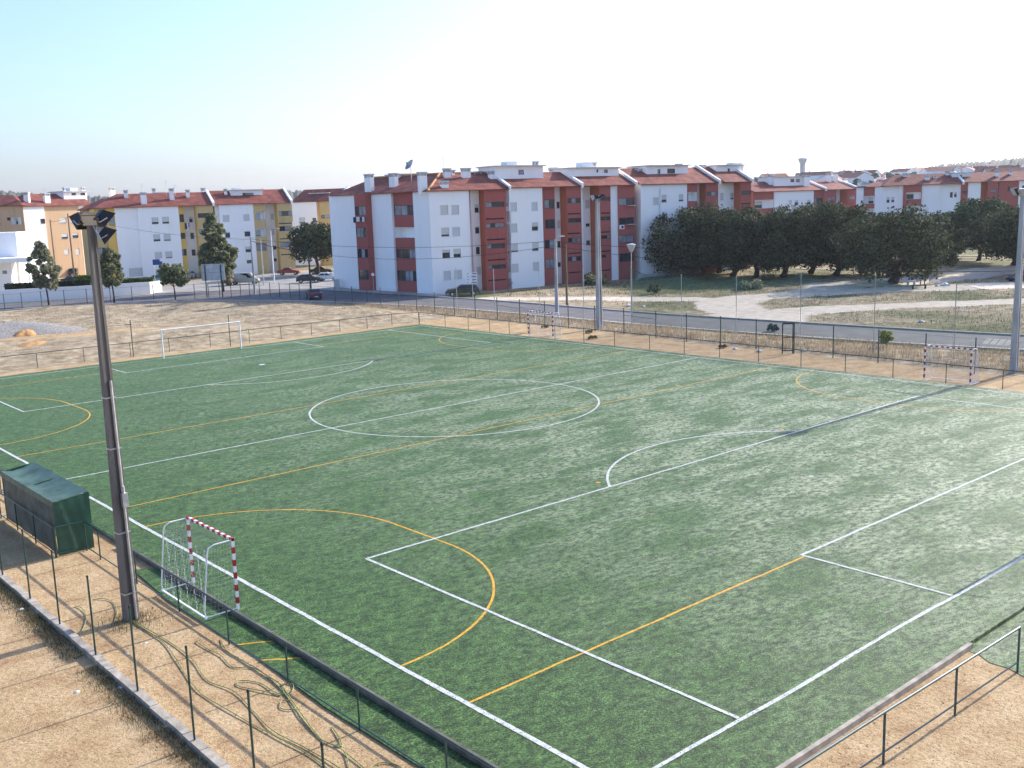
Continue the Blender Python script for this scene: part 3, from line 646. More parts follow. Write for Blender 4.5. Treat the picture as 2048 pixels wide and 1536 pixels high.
# ---------------- corner block
t = thing('apartment_block', 'white and brick red corner apartment block nearest the road with hipped tiled roof', 'apartment block', (73.0, 103.9, 0), 0, 'red and white apartment blocks')
ZE = 14.55
facade(t, FA, ZA, 900, [(112, 352, 'white', 0), (352, 458, 'darkred', -1.1), (515, 707, 'white', 0.0), (707, 912, 'red', 0.35), (912, 1066, 'white', 0.0)],
  [(335, 540, 435, 630, 'r', 3), (345, 745, 445, 838, 'r', 3), (355, 950, 460, 1035, 'r', 3), (370, 1150, 470, 1245, 'r', 3),
   (700, 530, 900, 628, 'r', 3), (700, 740, 912, 842, 'o', 1), (715, 950, 916, 1040, 'r', 6), (730, 1158, 926, 1258, 'r', 5)], ZE, 11)
aB0, aB1 = facade(t, FB, ZA, 900, [(1066, 1448, 'white', 0), (1448, 1464, 'red', 0.4), (1464, 1540, 'white', 1.5), (1590, 1830, 'red', 0.0)],
  [(1155, 530, 1230, 618, 's', 1), (1262, 528, 1335, 615, 's', 1), (1165, 745, 1240, 828, 's', .8), (1270, 740, 1343, 822, 's', 1), (1175, 958, 1248, 1035, 's', .35), (1282, 948, 1352, 1030, 's', .6), (1185, 1160, 1255, 1245, 's', 1), (1288, 1152, 1360, 1235, 's', 1),
   (1485, 523, 1525, 600, 's', .4), (1490, 735, 1530, 800, 's', .15), (1498, 930, 1535, 1000, 's', 0), (1505, 1120, 1545, 1190, 's', 1),
   (1592, 497, 1770, 548, 'r', 3), (1596, 700, 1772, 745, 'r', 4), (1605, 898, 1775, 945, 'r', 4), (1615, 1100, 1785, 1142, 'r', 4),
   (1594, 655, 1770, 665, 'v', 0), (1600, 855, 1780, 862, 'v', 0), (1610, 1050, 1785, 1058, 'v', 0), (1615, 1245, 1790, 1252, 'v', 0)], ZE, 11)
# L-shaped hipped roof
m = MB(); o = .35; zr = 17.1
nA, nB = FA.n, FB.n
O = RA-nA*o-nB*o; KA = 5.5
K = RA+nA*KA+nB*KA*1.06
IA = RA+nA*11.3+nB*11.6
A_e = FA.L-FA.d*0.3-nA*o; A_r = FA.L+FA.d*4+nA*5.5; A_b = FA.L-FA.d*0.3+nA*11.35
B_e = FB.L+FB.d*aB1-nB*o; B_r = FB.L+FB.d*aB1+nB*5.5; B_b = FB.L+FB.d*aB1+nB*11.35
p3 = lambda q, z: (q[0], q[1], z)
m.quad(p3(A_e, ZE), p3(O, ZE), p3(K, zr), p3(A_r, zr)); m.quad(p3(O, ZE), p3(B_e, ZE), p3(B_r, zr), p3(K, zr))
m.quad(p3(A_r, zr), p3(K, zr), p3(IA, ZE), p3(A_b, ZE)); m.quad(p3(K, zr), p3(B_r, zr), p3(B_b, ZE), p3(IA, ZE)); m.poly([p3(A_e, ZE), p3(A_r, zr), p3(A_b, ZE)])
m.poly([p3(B_e, ZE), p3(B_b, ZE), p3(B_r, zr)])
for a_, b_ in ((A_e, O), (O, B_e)): m.quad(p3(a_, ZE-.12), p3(b_, ZE-.12), p3(b_, ZE), p3(a_, ZE))
rf = m.build('roof', MT['roof'], t)
m = MB(); m.tube([p3(O, ZE+.02), p3(K, zr+.05)], .16, 6); m.tube([p3(K, zr+.05), p3(B_r, zr+.05)], .14, 6); m.tube([p3(K, zr+.05), p3(A_r, zr+.05)], .14, 6); m.build('ridge_tiles', MT['sandheap'], rf)
m = MB()
for (q0, z_0), (q1, z_1) in (((B_e, ZE), (B_r, zr)), ((B_r, zr), (B_b, ZE))):
    e = FB.d*.22
    m.hexa([p3(q0-e, z_0-.3), p3(q0+e, z_0-.3), p3(q1+e, z_1-.3), p3(q1-e, z_1-.3)], [p3(q0-e, z_0+.42), p3(q0+e, z_0+.42), p3(q1+e, z_1+.42), p3(q1-e, z_1+.42)])
m.build('parapet', MT['white'], rf)
for c in ((468, 230, 410, 66, .7), (703, 222, 350, 62, 2.2)): chimney(rf, FA, ZA, *c, 14.6)
for c in ((978, 210, 385, 84, 1.2), (1190, 295, 390, 74, .7), (1215, 176, 310, 66, 5), (1270, 190, 310, 36, 6), (1397, 172, 320, 86, 4.2), (1508, 205, 265, 76, 5.6)): chimney(rf, FB, ZA, *c, 14.8)
penthouse(t, FB, ZA, 745, 1180, 238, 15.0, 19.0, 14.4, [(1018, 265, 1045, 302, 1), (1115, 262, 1140, 298, 1)])
# ---------------- second, third, fourth, fifth blocks of the row
def red_block(label, F, zoom, ry, segs, wins, ze, zr, chim, pent, hl=0, hr=0, par=(False, True), depth=11.0, z0=-0.2, grp='red and white apartment blocks'):
    c0 = F.sz(zoom(segs[0][0], ry))[0]; q = F.P(c0, 0, 0)
    t = thing('apartment_block', label, 'apartment block', (q[0], q[1], 0), 0, grp)
    a0, a1 = facade(t, F, zoom, ry, segs, wins, ze, depth, z0)
    rf = groof(t, F, a0-(.1 if hl == 0 else .3), a1+(.1 if hr == 0 else .3), ze+.02, zr, depth, hl, hr, par)
    for c in chim: chimney(rf, F, zoom, *c, ze+.2)
    for pz in pent: penthouse(t, F, zoom, *pz)
    return t
red_block('second block of the red and white row, broad white panel beside one red bay', FB, ZB, 800,
  [(392, 402, 'redside', .5), (402, 752, 'white', 0), (752, 868, 'red', .7), (868, 925, 'white', 1.8), (982, 1120, 'red', 0)],
  [(435, 503, 497, 585, 's', 1), (638, 500, 697, 580, 's', 1), (440, 705, 502, 785, 's', 1), (642, 695, 702, 772, 's', .5), (442, 900, 508, 977, 's', .85), (645, 888, 705, 965, 's', .75), (447, 1092, 513, 1170, 's', 1), (652, 1075, 712, 1155, 's', 1),
   (765, 475, 862, 562, 'r', 2), (770, 665, 865, 755, 'r', 2), (765, 862, 865, 945, 'r', 2), (778, 1047, 862, 1137, 'r', 2), (880, 497, 915, 558, 's', 0), (885, 675, 920, 745, 's', 1), (888, 875, 918, 935, 's', 0), (892, 1072, 922, 1120, 's', .2),
   (985, 460, 1108, 510, 'r', 3), (990, 652, 1115, 697, 'r', 2), (990, 840, 1115, 885, 'r', 3), (990, 1022, 1115, 1068, 'r', 3), (985, 608, 1110, 616, 'v', 0), (985, 797, 1110, 805, 'v', 0), (990, 987, 1112, 995, 'v', 0), (995, 1170, 1115, 1180, 'v', 0)],
  14.7, 17.05, [(118, 205, 265, 80, 5.6), (250, 200, 290, 50, 3.5), (675, 108, 275, 42, 5.2), (850, 168, 205, 78, 8)], [(285, 748, 160, 3.0, 8.0, 15.0, [(512, 190, 565, 236, 1)], (380, 478, 112))])
red_block('third block of the red and white row, two deep red bays flanking narrow white strips', FB, ZB, 800,
  [(1122, 1135, 'white', .6), (1135, 1208, 'white', 2.6), (1298, 1402, 'red', 0), (1402, 1474, 'white', .3), (1476, 1632, 'red', .1)],
  [(1155, 478, 1203, 555, 's', 1), (1160, 705, 1200, 735, 's', 0), (1165, 868, 1202, 912, 's', 0), (1318, 450, 1397, 487, 'r', 2), (1303, 638, 1395, 675, 'r', 2), (1308, 818, 1398, 852, 'r', 3), (1312, 1005, 1355, 1035, 'r', 1),
   (1303, 602, 1396, 609, 'v', 0), (1303, 784, 1396, 791, 'v', 0), (1305, 967, 1398, 974, 'v', 0), (1310, 1150, 1400, 1157, 'v', 0),
   (1480, 460, 1622, 530, 'r', 2), (1480, 648, 1622, 712, 'r', 2), (1482, 815, 1620, 888, 'r', 2), (1484, 990, 1620, 1070, 'r', 3)],
  14.7, 17.35, [(1230, 118, 270, 46, 4.6), (1675, 180, 270, 66, 4.6)], [(1000, 1475, 178, 3.0, 8.4, 15.4, [(1262, 185, 1278, 215, 1), (1335, 188, 1370, 220, 1)], (1105, 1200, 120))])
red_block('fourth block of the red and white row, broad white wall half hidden by oaks', FB, ZC, 450,
  [(8, 452, 'white', 0), (452, 550, 'red', .1), (550, 580, 'white', 1.6), (632, 750, 'red', 0)],
  [(125, 455, 178, 522, 's', 1), (207, 430, 255, 500, 's', .65), (372, 425, 417, 490, 's', .8), (457, 402, 546, 490, 'o', 1), (457, 565, 546, 650, 'o', 1), (632, 400, 742, 440, 'r', 2), (640, 530, 745, 538, 'v', 0),
   (210, 600, 258, 670, 's', .8), (375, 595, 420, 660, 's', .5), (640, 600, 745, 645, 'r', 2)],
  14.7, 17.45, [(42, 165, 265, 48, 4.5), (372, 130, 230, 44, 4.4), (598, 140, 185, 46, 8)], [(62, 462, 155, 3.2, 8.2, 15.5, [(168, 185, 195, 228, 1), (262, 180, 335, 225, 3)])])
red_block('fifth block of the red and white row, stepped white end with tall stair tower', FB, ZC, 450,
  [(752, 912, 'white', 1.6), (965, 1066, 'red', 0)],
  [(770, 412, 802, 478, 's', 1), (868, 410, 903, 472, 's', .8), (967, 390, 1060, 430, 'r', 2), (970, 512, 1060, 520, 'v', 0)],
  14.75, 17.5, [], [(735, 995, 152, 3.6, 9, 15.6, [(842, 178, 862, 215, 1)], (875, 960, 122))])
# ---------------- rows behind the oaks
FC = Facade(atd(1504, 500, 236)[:2], atd(1752, 500, 266)[:2])
red_block('lower red and white block beyond the oaks, long loggia and a blind white panel', FC, ZC, 430,
  [(1085, 1292, 'red', .3), (1292, 1668, 'white', 0), (1668, 1760, 'red', .4)],
  [(1100, 478, 1285, 560, 'o', .5), (1425, 480, 1460, 525, 's', 1), (1485, 482, 1520, 530, 's', .4), (1605, 478, 1640, 520, 's', .5), (1672, 462, 1752, 525, 'r', 3)],
  13.1, 15.4, [(1260, 235, 330, 50, 4), (1595, 238, 370, 62, 2.5)], [(1290, 1560, 262, 2.8, 8, 13.3, [(1445, 278, 1480, 308, 1), (1497, 278, 1533, 308, 1)])], depth=12)
red_block('lower red and white block beyond the oaks with twin stair towers and capped chimneys', FC, ZD, 430,
  [(0, 40, 'redside', 1.2), (42, 158, 'red', 0), (158, 208, 'white', 2.2), (262, 348, 'red', 0)],
  [(80, 450, 150, 480, 'r', 2), (168, 495, 200, 522, 's', .2), (285, 440, 342, 475, 'r', 2)], 13.1, 15.3, [(85, 220, 310, 30, 5), (150, 210, 315, 26, 5), (250, 268, 300, 20, 6)], [], depth=12)
FD0 = Facade(atd(1712, 500, 252)[:2], atd(1763.5, 500, 248.5)[:2]); FD = Facade(atd(1764.5, 500, 248)[:2], atd(2080, 500, 258)[:2])
t = red_block('white block end with a stack of red balconies left of the wide white corner', FD0, ZD, 450, [(348, 415, 'white', 0), (415, 525, 'red', .2), (525, 598, 'white', 0)],
  [(418, 440, 522, 515, 'o', .6), (418, 562, 522, 620, 'o', .5), (390, 485, 410, 510, 's', 0)], 13.4, 14.4, [(385, 290, 395, 40, .8), (425, 312, 375, 85, 1.0)], [], hl=2, hr=2, par=(False, False), depth=9)
red_block('wide white block at the right with one red framed loggia and hipped gable roof', FD, ZD, 450,
  [(600, 758, 'white', .8), (758, 800, 'white', .3), (800, 975, 'red', .0), (975, 1150, 'white', .3), (1150, 1352, 'white', .8)],
  [(640, 450, 668, 505, 's', .5), (685, 450, 712, 500, 's', .6), (826, 405, 968, 472, 'o', .1), (826, 535, 968, 610, 'o', 1), (1248, 405, 1275, 455, 's', 0), (1288, 403, 1312, 452, 's', .4)],
  13.5, 15.9, [(820, 222, 275, 55, 5), (1030, 240, 325, 46, 2.5), (1100, 240, 320, 36, 3.5), (1225, 200, 290, 40, 5)], [], hl=4, par=(False, True), depth=12)
red_block('red towered block at the right edge with white stair strip above the pine', FD, ZD, 400,
  [(1355, 1422, 'red', .5), (1422, 1542, 'white', .3), (1542, 1605, 'redside', 1.6), (1612, 1700, 'red', 0), (1700, 1712, 'white', .8), (1712, 1908, 'red', .3), (1908, 2140, 'white', .2)],
  [(1365, 390, 1415, 420, 'r', 2), (1640, 380, 1690, 405, 'r', 1), (1800, 350, 1850, 395, 'r', 2), (1940, 340, 1965, 405, 's', 0)],
  13.7, 15.8, [(1360, 190, 280, 26, 5), (1700, 195, 310, 40, 3), (1830, 190, 290, 30, 4)], [(1270, 1450, 225, 3.4, 9, 13.8, [(1335, 240, 1362, 272, 1)])], depth=12)
# ---------------- yellow blocks on the left
g0, g1 = np.array(G(389, 555)), np.array(G(589, 543)); FY = Facade(g0+(g0-g1)*1.05, g1)
YG = 'ochre and white apartment blocks'
red_block('white and ochre apartment block behind the small street tree with laundry at a window', FY, Y1, 600,
  [(-160, -20, 'khaki', 1.2), (-20, 75, 'yellow', .5), (75, 335, 'white', .3), (335, 800, 'white', 0), (800, 858, 'yellow', .8), (858, 958, 'white', 2.2), (1000, 1195, 'khaki', 0)],
  [(475, 425, 550, 500, 's', .7), (595, 418, 670, 495, 's', .75), (495, 617, 570, 695, 's', .75), (612, 612, 688, 690, 's', .85), (513, 818, 590, 895, 's', 1), (632, 812, 707, 885, 's', .9), (220, 1000, 370, 1090, 's', 1),
   (792, 390, 845, 480, 'r', 1), (805, 600, 858, 670, 'r', 1), (815, 785, 872, 860, 'r', 2), (900, 420, 940, 480, 's', .4), (915, 600, 955, 668, 's', 0), (930, 790, 975, 858, 's', 0), (1000, 378, 1120, 430, 'r', 2), (1010, 560, 1130, 605, 'r', 2), (1010, 750, 1130, 800, 'r', 2),
   (-10, 415, 50, 515, 'r', 1), (-150, 520, -25, 590, 'r', 2), (-150, 770, -30, 850, 'r', 2)],
  14.0, 16.6, [(175, 115, 240, 50, 4), (375, 140, 300, 76, 1.0), (495, 95, 140, 40, 9), (695, 95, 235, 58, 2.5), (880, 110, 210, 46, 3.5), (1055, 90, 130, 50, 8)], [(560, 660, 150, 6.5, 9, 14.8)], hl=5, grp=YG)
red_block('white apartment block with an ochre balcony stack and khaki stair tower behind the parked van', FY, Y2, 600,
  [(-40, 10, 'white', .6), (10, 398, 'white', 0), (398, 530, 'khaki', .2), (530, 625, 'white', 2.2), (668, 830, 'khaki', 0)],
  [(35, 398, 105, 470, 's', 1), (268, 388, 335, 462, 's', 1), (280, 585, 345, 640, 's', 0), (290, 755, 355, 820, 's', .5), (305, 910, 370, 945, 's', 0), (60, 590, 115, 655, 's', .2), (405, 358, 512, 455, 'o', 1), (408, 548, 520, 640, 'o', .9),
   (415, 715, 528, 805, 'r', 2), (575, 380, 612, 445, 's', 1), (583, 555, 618, 620, 's', 1), (605, 750, 640, 790, 's', 0), (612, 890, 645, 925, 's', 0),
   (670, 352, 812, 408, 'r', 4), (670, 487, 818, 499, 'v', 0), (675, 525, 805, 580, 'r', 2), (680, 662, 820, 673, 'v', 0), (685, 700, 810, 765, 'r', 1), (692, 843, 828, 852, 'v', 0)],
  14.0, 16.8, [(60, 100, 175, 36, 4), (630, 122, 145, 60, 8)], [(120, 480, 122, 3.2, 8.5, 14.4, [(255, 148, 385, 200, 4)], (140, 235, 92))], grp=YG)
FY2 = Facade(atd(592, 500, 243)[:2], atd(690, 500, 236)[:2])
red_block('set back white and ochre block half hidden by the dark tree and the corner block', FY2, Y2, 450, [(830, 1108, 'white', 0), (1108, 1143, 'yellow', .8), (1145, 1330, 'khaki', 0)],
  [(900, 425, 970, 490, 's', .8), (1052, 430, 1095, 485, 's', 0), (910, 600, 975, 660, 's', .8), (860, 880, 890, 910, 's', 0), (1150, 395, 1300, 437, 'r', 4)], 14.2, 17.0, [], [(1030, 1240, 158, 3.5, 9, 14.6)], grp=YG)
FP0 = Facade(atd(-60, 500, 242)[:2], atd(48, 500, 236.5)[:2]); FP = Facade(atd(48.2, 500, 236)[:2], atd(212, 500, 246)[:2])
red_block('peach block end with recessed balconies at the far left', FP0, Y0, 450, [(-300, 0, 'peach', 0), (0, 275, 'peach', .1)],
  [(130, 420, 240, 505, 'o', .5), (135, 600, 285, 690, 'o', .2), (180, 790, 320, 880, 'o', 1), (80, 425, 120, 462, 's', 0), (-100, 430, 0, 510, 's', .8)], 15.2, 17.5, [(300, 140, 220, 60, 3)], [], hr=5, par=(False, False), grp=YG)
red_block('peach and white block with a dormer at the far left behind the floodlight', FP, Y0, 450, [(275, 515, 'white', 0), (515, 910, 'peach', .2), (910, 975, 'white', .3), (975, 1060, 'khaki', .2)],
  [(460, 440, 530, 495, 's', 0), (680, 430, 755, 490, 's', .9), (805, 430, 860, 490, 's', .9), (700, 610, 770, 670, 's', .6), (825, 605, 890, 660, 's', .4), (730, 785, 785, 845, 's', 1), (860, 780, 905, 845, 's', 1), (975, 600, 1020, 655, 's', 0), (980, 790, 1030, 845, 's', 0)],
  15.0, 17.6, [(525, 150, 295, 72, 1.2), (735, 85, 135, 38, 6), (940, 85, 135, 40, 6), (1270, 85, 180, 60, 6)], [(720, 985, 135, 2.6, 8, 15.4, [(812, 148, 865, 175, 1), (915, 148, 970, 175, 1)], (780, 860, 92))], hl=4, par=(False, False), grp=YG)
FQ = Facade(atd(150, 500, 222)[:2], atd(235, 500, 218)[:2])
red_block('ochre balconied block wedged between peach block and white block behind the floodlight', FQ, Y0, 450, [(915, 1075, 'khaki', .1), (1075, 1340, 'white', .5)], [(930, 420, 1060, 500, 'o', .5)], 13.8, 16.0, [], [], hl=3, par=(False, False), depth=9, grp=YG)

# ---------------- canopy building at the far left
t = thing('service_building', 'low white building with flat canopy roof on posts at the left edge', 'building', (*G(20, 560), 0))
FS = Facade(np.array(atd(-60, 540, 196)[:2]), np.array(atd(75, 540, 192)[:2]))
m = MB(); a, b = FS.sz(Y0(-300, 700))[0], FS.sz(Y0(110, 700))[0]; zt = FS.sz(Y0(60, 600))[1]; zc = FS.sz(Y0(100, 935))[1]; zc2 = FS.sz(Y0(100, 885))[1]
fbox(m, FS, a, b, 3, 9, -0.2, zt); a2, b2 = FS.sz(Y0(-300, 1000))[0], FS.sz(Y0(150, 1000))[0]; fbox(m, FS, a2, b2-.5, 0.6, 2.99, -0.2, zc-.02); m.build('wall', MT['white'], t)
m = MB(); bc = FS.sz(Y0(395, 900))[0]; fbox(m, FS, a, bc, -2.5, 2.8, zc, zc2); m.build('canopy', MT['white'], t)
for xx in (0.4, 3.4): m = MB(); fbox(m, FS, bc-xx-.09, bc-xx+.09, -2.2, -2.02, -0.2, zc-.002); m.build('post', MT['whitep'], t)
a3, z3 = FS.sz(Y0(12, 1035)); b3, z4 = FS.sz(Y0(65, 1068)); window(t, FS, a3, b3, z4, z3, .45, 'r', 1)

# ---------------- white boundary wall with curved end, kerb-side wall by the oaks
m = MB(); wl = [(-20, 176), (10, 163.5), (29.2, 156.2), (41, 151.6), (46.2, 150.3), (50.2, 149.8), (52.0, 150.4), (52.9, 151.8), (52.6, 153.5), (51.5, 154.5)]
p = np.array(wl); tg = np.gradient(p, axis=0); tg /= np.linalg.norm(tg, axis=1)[:, None]; nr = np.stack([-tg[:, 1], tg[:, 0]], 1)*.12
for i in range(len(wl)-1):
    h0, h1 = 1.9-.02*i, 1.9-.02*(i+1)
    m.hexa([(*(p[i]-nr[i]), -.2), (*(p[i+1]-nr[i+1]), -.2), (*(p[i+1]+nr[i+1]), -.2), (*(p[i]+nr[i]), -.2)], [(*(p[i]-nr[i]), h0), (*(p[i+1]-nr[i+1]), h1), (*(p[i+1]+nr[i+1]), h1), (*(p[i]+nr[i]), h0)])
tag(m.build('boundary_wall', MT['white'], None, (41, 151.6, 0)), 'low white boundary wall with a rounded sunlit end beside the side street', 'wall')
m = MB(); q0, q1, q2 = np.array(G(1275, 559)), np.array(G(1362, 549)), np.array(G(1400, 545))
for a, b in ((q0, q1), (q1, q2)): m.tube([(*a, .25), (*b, .25)], .45, 4)
tag(m.build('garden_kerb', MT['kerbs'], None, (*q0, 0)), 'pale low border below the white wall of the fourth block', 'border', kind='structure')

# ---- details fixed to the walls
def pipe(root, F, zoom, pts, t, r=.06):
    mb = MB(); mb.tube([F.P(F.sz(zoom(*p), t)[0], t-.08, F.sz(zoom(*p), t)[1]) for p in pts], r, 6); mb.build('drainpipe', MT['slab'], root)
blocks = [o for o in bpy.data.objects if o.name.startswith('apartment_block')]
def blk(s): return next(o for o in blocks if s in o['label'])
b2, b3, b1, b4 = blk('second block'), blk('third block'), blk('corner apartment'), blk('fourth block')
pipe(b2, FB, ZB, [(420, 455), (420, 590), (436, 600), (440, 1260), (460, 1278)], 0)
pipe(b4, FB, ZC, [(192, 370), (186, 700)], 0); pipe(b1, FB, ZA, [(1440, 400), (1462, 1250)], 0)
def aircon(root, F, zoom, x0, y0, x1, y1, t):
    a, z1 = F.sz(zoom(x0, y0), t); b, z0 = F.sz(zoom(x1, y1), t); mb = MB(); fbox(mb, F, a, b, t-.42, t-.04, z0, z1); c = mb.build('air_conditioner', MT['whitep'], root)
    mb = MB(); q = F.P((a+b)/2, t-.43, (z0+z1)/2); mb.tube([q, F.P((a+b)/2, t-.45, (z0+z1)/2)], min(b-a, z1-z0)*.38, 12); mb.build('fan_grille', MT['black'], c)
aircon(b3, FB, ZB, 1478, 722, 1515, 758, .1)
b6 = blk('set back white'); aircon(b6, FY2, Y2, 925, 500, 950, 525, 0); aircon(b6, FY2, Y2, 990, 490, 1012, 512, 0)
for F_, Z_, root, xs_ in ((FB, ZB, b3, (1480, 1625)),):
    for y in (535, 715): a, z = F_.sz(Z_(xs_[0]+70, y), .1); b, _ = F_.sz(Z_(xs_[1], y), .1); mb = MB(); fbox(mb, F_, a, b, -.55, .05, z-.04, z+.04); mb.build('awning_ledge', MT['slab'], root)
# ================================================================ PITCH FURNITURE
def H2(base, top): return HZ(base, top)
# ---- floodlight poles: tapered H-section concrete, conduit, four lamps
def floodlight(loc, h, wb, wt, rz, label, lamps, m='polec', conduit=True):
    t = thing('floodlight_pole', label, 'floodlight', (*loc, -0.13), rz, 'floodlight poles round the pitch')
    P = lambda x, y, z: (x, y, z)
    mb = MB()
    def ring(z):
        w2 = (wb+(wt-wb)*z/h)/2; d2 = w2*.72; g = w2*.42; q = d2*.45       # H outline: two flanges and a recessed web
        return [P(-w2, -d2, z), P(-g, -d2, z), P(-g, -d2+q, z), P(g, -d2+q, z), P(g, -d2, z), P(w2, -d2, z), P(w2, d2, z), P(g, d2, z), P(g, d2-q, z), P(-g, d2-q, z), P(-g, d2, z), P(-w2, d2, z)]
    zs = [0, h*.25, h*.5, h*.75, h]; R_ = [ring(z) for z in zs]
    for a, b in zip(R_[:-1], R_[1:]):
        base = len(mb.v); mb.v += a+b
        for i in range(12): mb.f.append((base+i, base+(i+1) % 12, base+12+(i+1) % 12, base+12+i))
    mb.poly([(-wt/2, -wt*.36, h), (wt/2, -wt*.36, h), (wt/2, wt*.36, h), (-wt/2, wt*.36, h)])
    lo = Vector((*loc, -0.13)); Mr = Matrix.Rotation(rz, 4, 'Z')
    def lb(mb, name, m, par):                    # build in local coordinates under par
        o_ = bpy.data.meshes.new(name); o_.from_pydata(mb.v, [], mb.f); o_.materials.append(m); o = bpy.data.objects.new(name, o_); col.objects.link(o); o.parent = par; return o
    lb(mb, 'pole', MT[m], t)
    if conduit:
        mb = MB(); y0 = lambda z: -(wb+(wt-wb)*z/h)*.36-.035
        mb.tube([(.08, y0(0), 0), (.06, y0(h*.3), h*.3), (.04, y0(h*.62), h*.62)], .045, 8); c = lb(mb, 'conduit', MT['galv'], t)
        mb = MB(); mb.box(-.02, .16, y0(3.9)-.12, y0(3.9)+.02, 3.75, 4.2); mb.tube([(.07, y0(4.3)-.03, 4.18), (.07, y0(4.3)-.03, 4.42)], .05, 8); lb(mb, 'junction_box', MT['galv'], t)
        mb = MB()
        for z in (.9, 2.9, 5.6, 7.2): a = (wb+(wt-wb)*z/h)/2+.015; mb.hexa([(-a, -a*.74, z), (a, -a*.74, z), (a, a*.74, z), (-a, a*.74, z)], [(-a, -a*.74, z+.045), (a, -a*.74, z+.045), (a, a*.74, z+.045), (-a, a*.74, z+.045)])
        lb(mb, 'strap', MT['galv'], t)
    mb = MB(); mb.box(-.36, .36, -.05, .05, h, h+.09); mb.box(-.05, .05, -.36, .36, h+.09, h+.17); lb(mb, 'crossarm', MT['black'], t)
    for (az, tilt, rad, dz, kind, sz) in lamps:
        # a lamp: trapezoid housing with glass front, looking out along az and tilted down
        f = np.array([math.cos(az)*math.cos(tilt), math.sin(az)*math.cos(tilt), -math.sin(tilt)]); sdir = np.array([-math.sin(az), math.cos(az), 0]); u = np.cross(sdir, f)*-1
        if u[2] < 0: u = -u
        c = np.array([math.cos(az)*rad, math.sin(az)*rad, h+.1+dz]); k = sz
        mb = MB(); b = [c-f*.26*k+sdir*s*.22*k+u*v*.17*k for s, v in ((-1, -1), (1, -1), (1, 1), (-1, 1))]; fr = [c+f*.14*k+sdir*s*.36*k+u*v*.34*k for s, v in ((-1, -1), (1, -1), (1, 1), (-1, 1))]
        mb.hexa(b, fr); hd = lb(mb, 'lamp_housing', MT[kind], t)
        mb = MB(); mb.poly([c+f*(.14*k+.006)+sdir*s*.31*k+u*v*.29*k for s, v in ((-1, -1), (1, -1), (1, 1), (-1, 1))]); lb(mb, 'lamp_glass', MT['lampglass'], hd)
        mb = MB()
        for s in (-1, 1): mb.tube([c+sdir*s*.38*k, c+sdir*s*.38*k-u*.3*k-f*.1*k, np.array([0, 0, h+.1])], .022, 5)
        lb(mb, 'bracket', MT['galv'], hd)
    return t
vt = math.atan2(RT[1], RT[0])                   # heading of the picture's right
LN = [(vt+math.pi*.80, .75, .42, .0, 'black', .80), (vt-math.pi*.42, .70, .16, .04, 'brownm', .62), (vt+math.pi*.22, .75, .40, .05, 'black', .80), (vt+math.pi*.12, .75, .44, -.45, 'black', .82)]
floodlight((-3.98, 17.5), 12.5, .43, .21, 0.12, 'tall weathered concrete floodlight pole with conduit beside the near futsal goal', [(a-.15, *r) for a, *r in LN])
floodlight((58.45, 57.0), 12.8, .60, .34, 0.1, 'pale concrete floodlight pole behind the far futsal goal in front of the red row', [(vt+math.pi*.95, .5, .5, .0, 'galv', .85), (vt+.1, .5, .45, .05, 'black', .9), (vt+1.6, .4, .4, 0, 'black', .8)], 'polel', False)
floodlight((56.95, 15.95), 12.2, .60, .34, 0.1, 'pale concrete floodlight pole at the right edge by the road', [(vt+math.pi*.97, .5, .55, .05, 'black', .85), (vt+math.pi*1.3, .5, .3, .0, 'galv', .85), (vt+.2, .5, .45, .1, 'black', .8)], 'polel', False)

# ---- rails round the pitch
def railing(name, label, posts, htop, hbot, m, r=.03, rb=.022, zb=-0.13, cap=True):
    t = thing(name, label, 'railing', (*posts[0], zb)); 
    for q in posts:
        mb = MB(); mb.tube([(*q, zb), (*q, htop)], r*.9, 8); mb.build('post', m, t)
    mb = MB(); mb.tube([(*q, htop) for q in posts], r, 8); mb.build('top_rail', m, t)
    if hbot is not None:
        for a, b in zip(posts[:-1], posts[1:]):
            mb = MB(); d = np.array(b)-np.array(a); d = d/np.hypot(*d)*r
            mb.tube([(*(np.array(a)+d), hbot), (*(np.array(b)-d), hbot)], rb, 6); mb.build('bottom_rail', m, t)
    return t
ny = [-0.75+3.55*k for k in range(8)]
railing('railing', 'dark green railing along the near touchline in front of the near futsal goal', [(-2.6, y) for y in ny]+[(-2.6, 25.55), (-3.72, 25.55)], 1.06, .02, MT['greenpaint'])
railing('railing', 'dark green railing running behind the green dugout', [(-3.74, 25.6+2.4*k) for k in range(4)]+[(-2.6, 33.4), (-2.6, 37), (-2.6, 40.5)], 1.06, .02, MT['greenpaint'])
fy = [76.5]+[71.9, 68.0, 64.6, 61.6, 58.6, 55.1, 51.3, 47.5, 43.45, 39.7, 36.1, 32.4, 28.65, 25.0, 21.35, 17.6, 13.9, 10.2, 6.4]
railing('railing', 'thin green railing along the far touchline in front of the roadside verge', [(50.5, y) for y in fy], 1.13, None, MT['greenpaint'], .03)
railing('railing', 'thin green railing behind the far football goal', [(50.5, 76.6)]+[(x, 77.6+.035*(50-x)) for x in (47.7, 44.6, 41.3, 38.0, 34.6, 31.2, 27.2, 23.2, 19.6, 15.5, 11.6, 7.6, 3.6)], 1.13, None, MT['greenpaint'], .03)
railing('railing', 'shiny green steel railing in the bottom right corner behind the near goal line', [(-4.9, -3.25), (-1.5, -3.25), (1.75, -3.25), (5.06, -3.3), (8.3, -3.38), (11.66, -3.45)], 1.14, .16, MT['steel'], .034, .022)
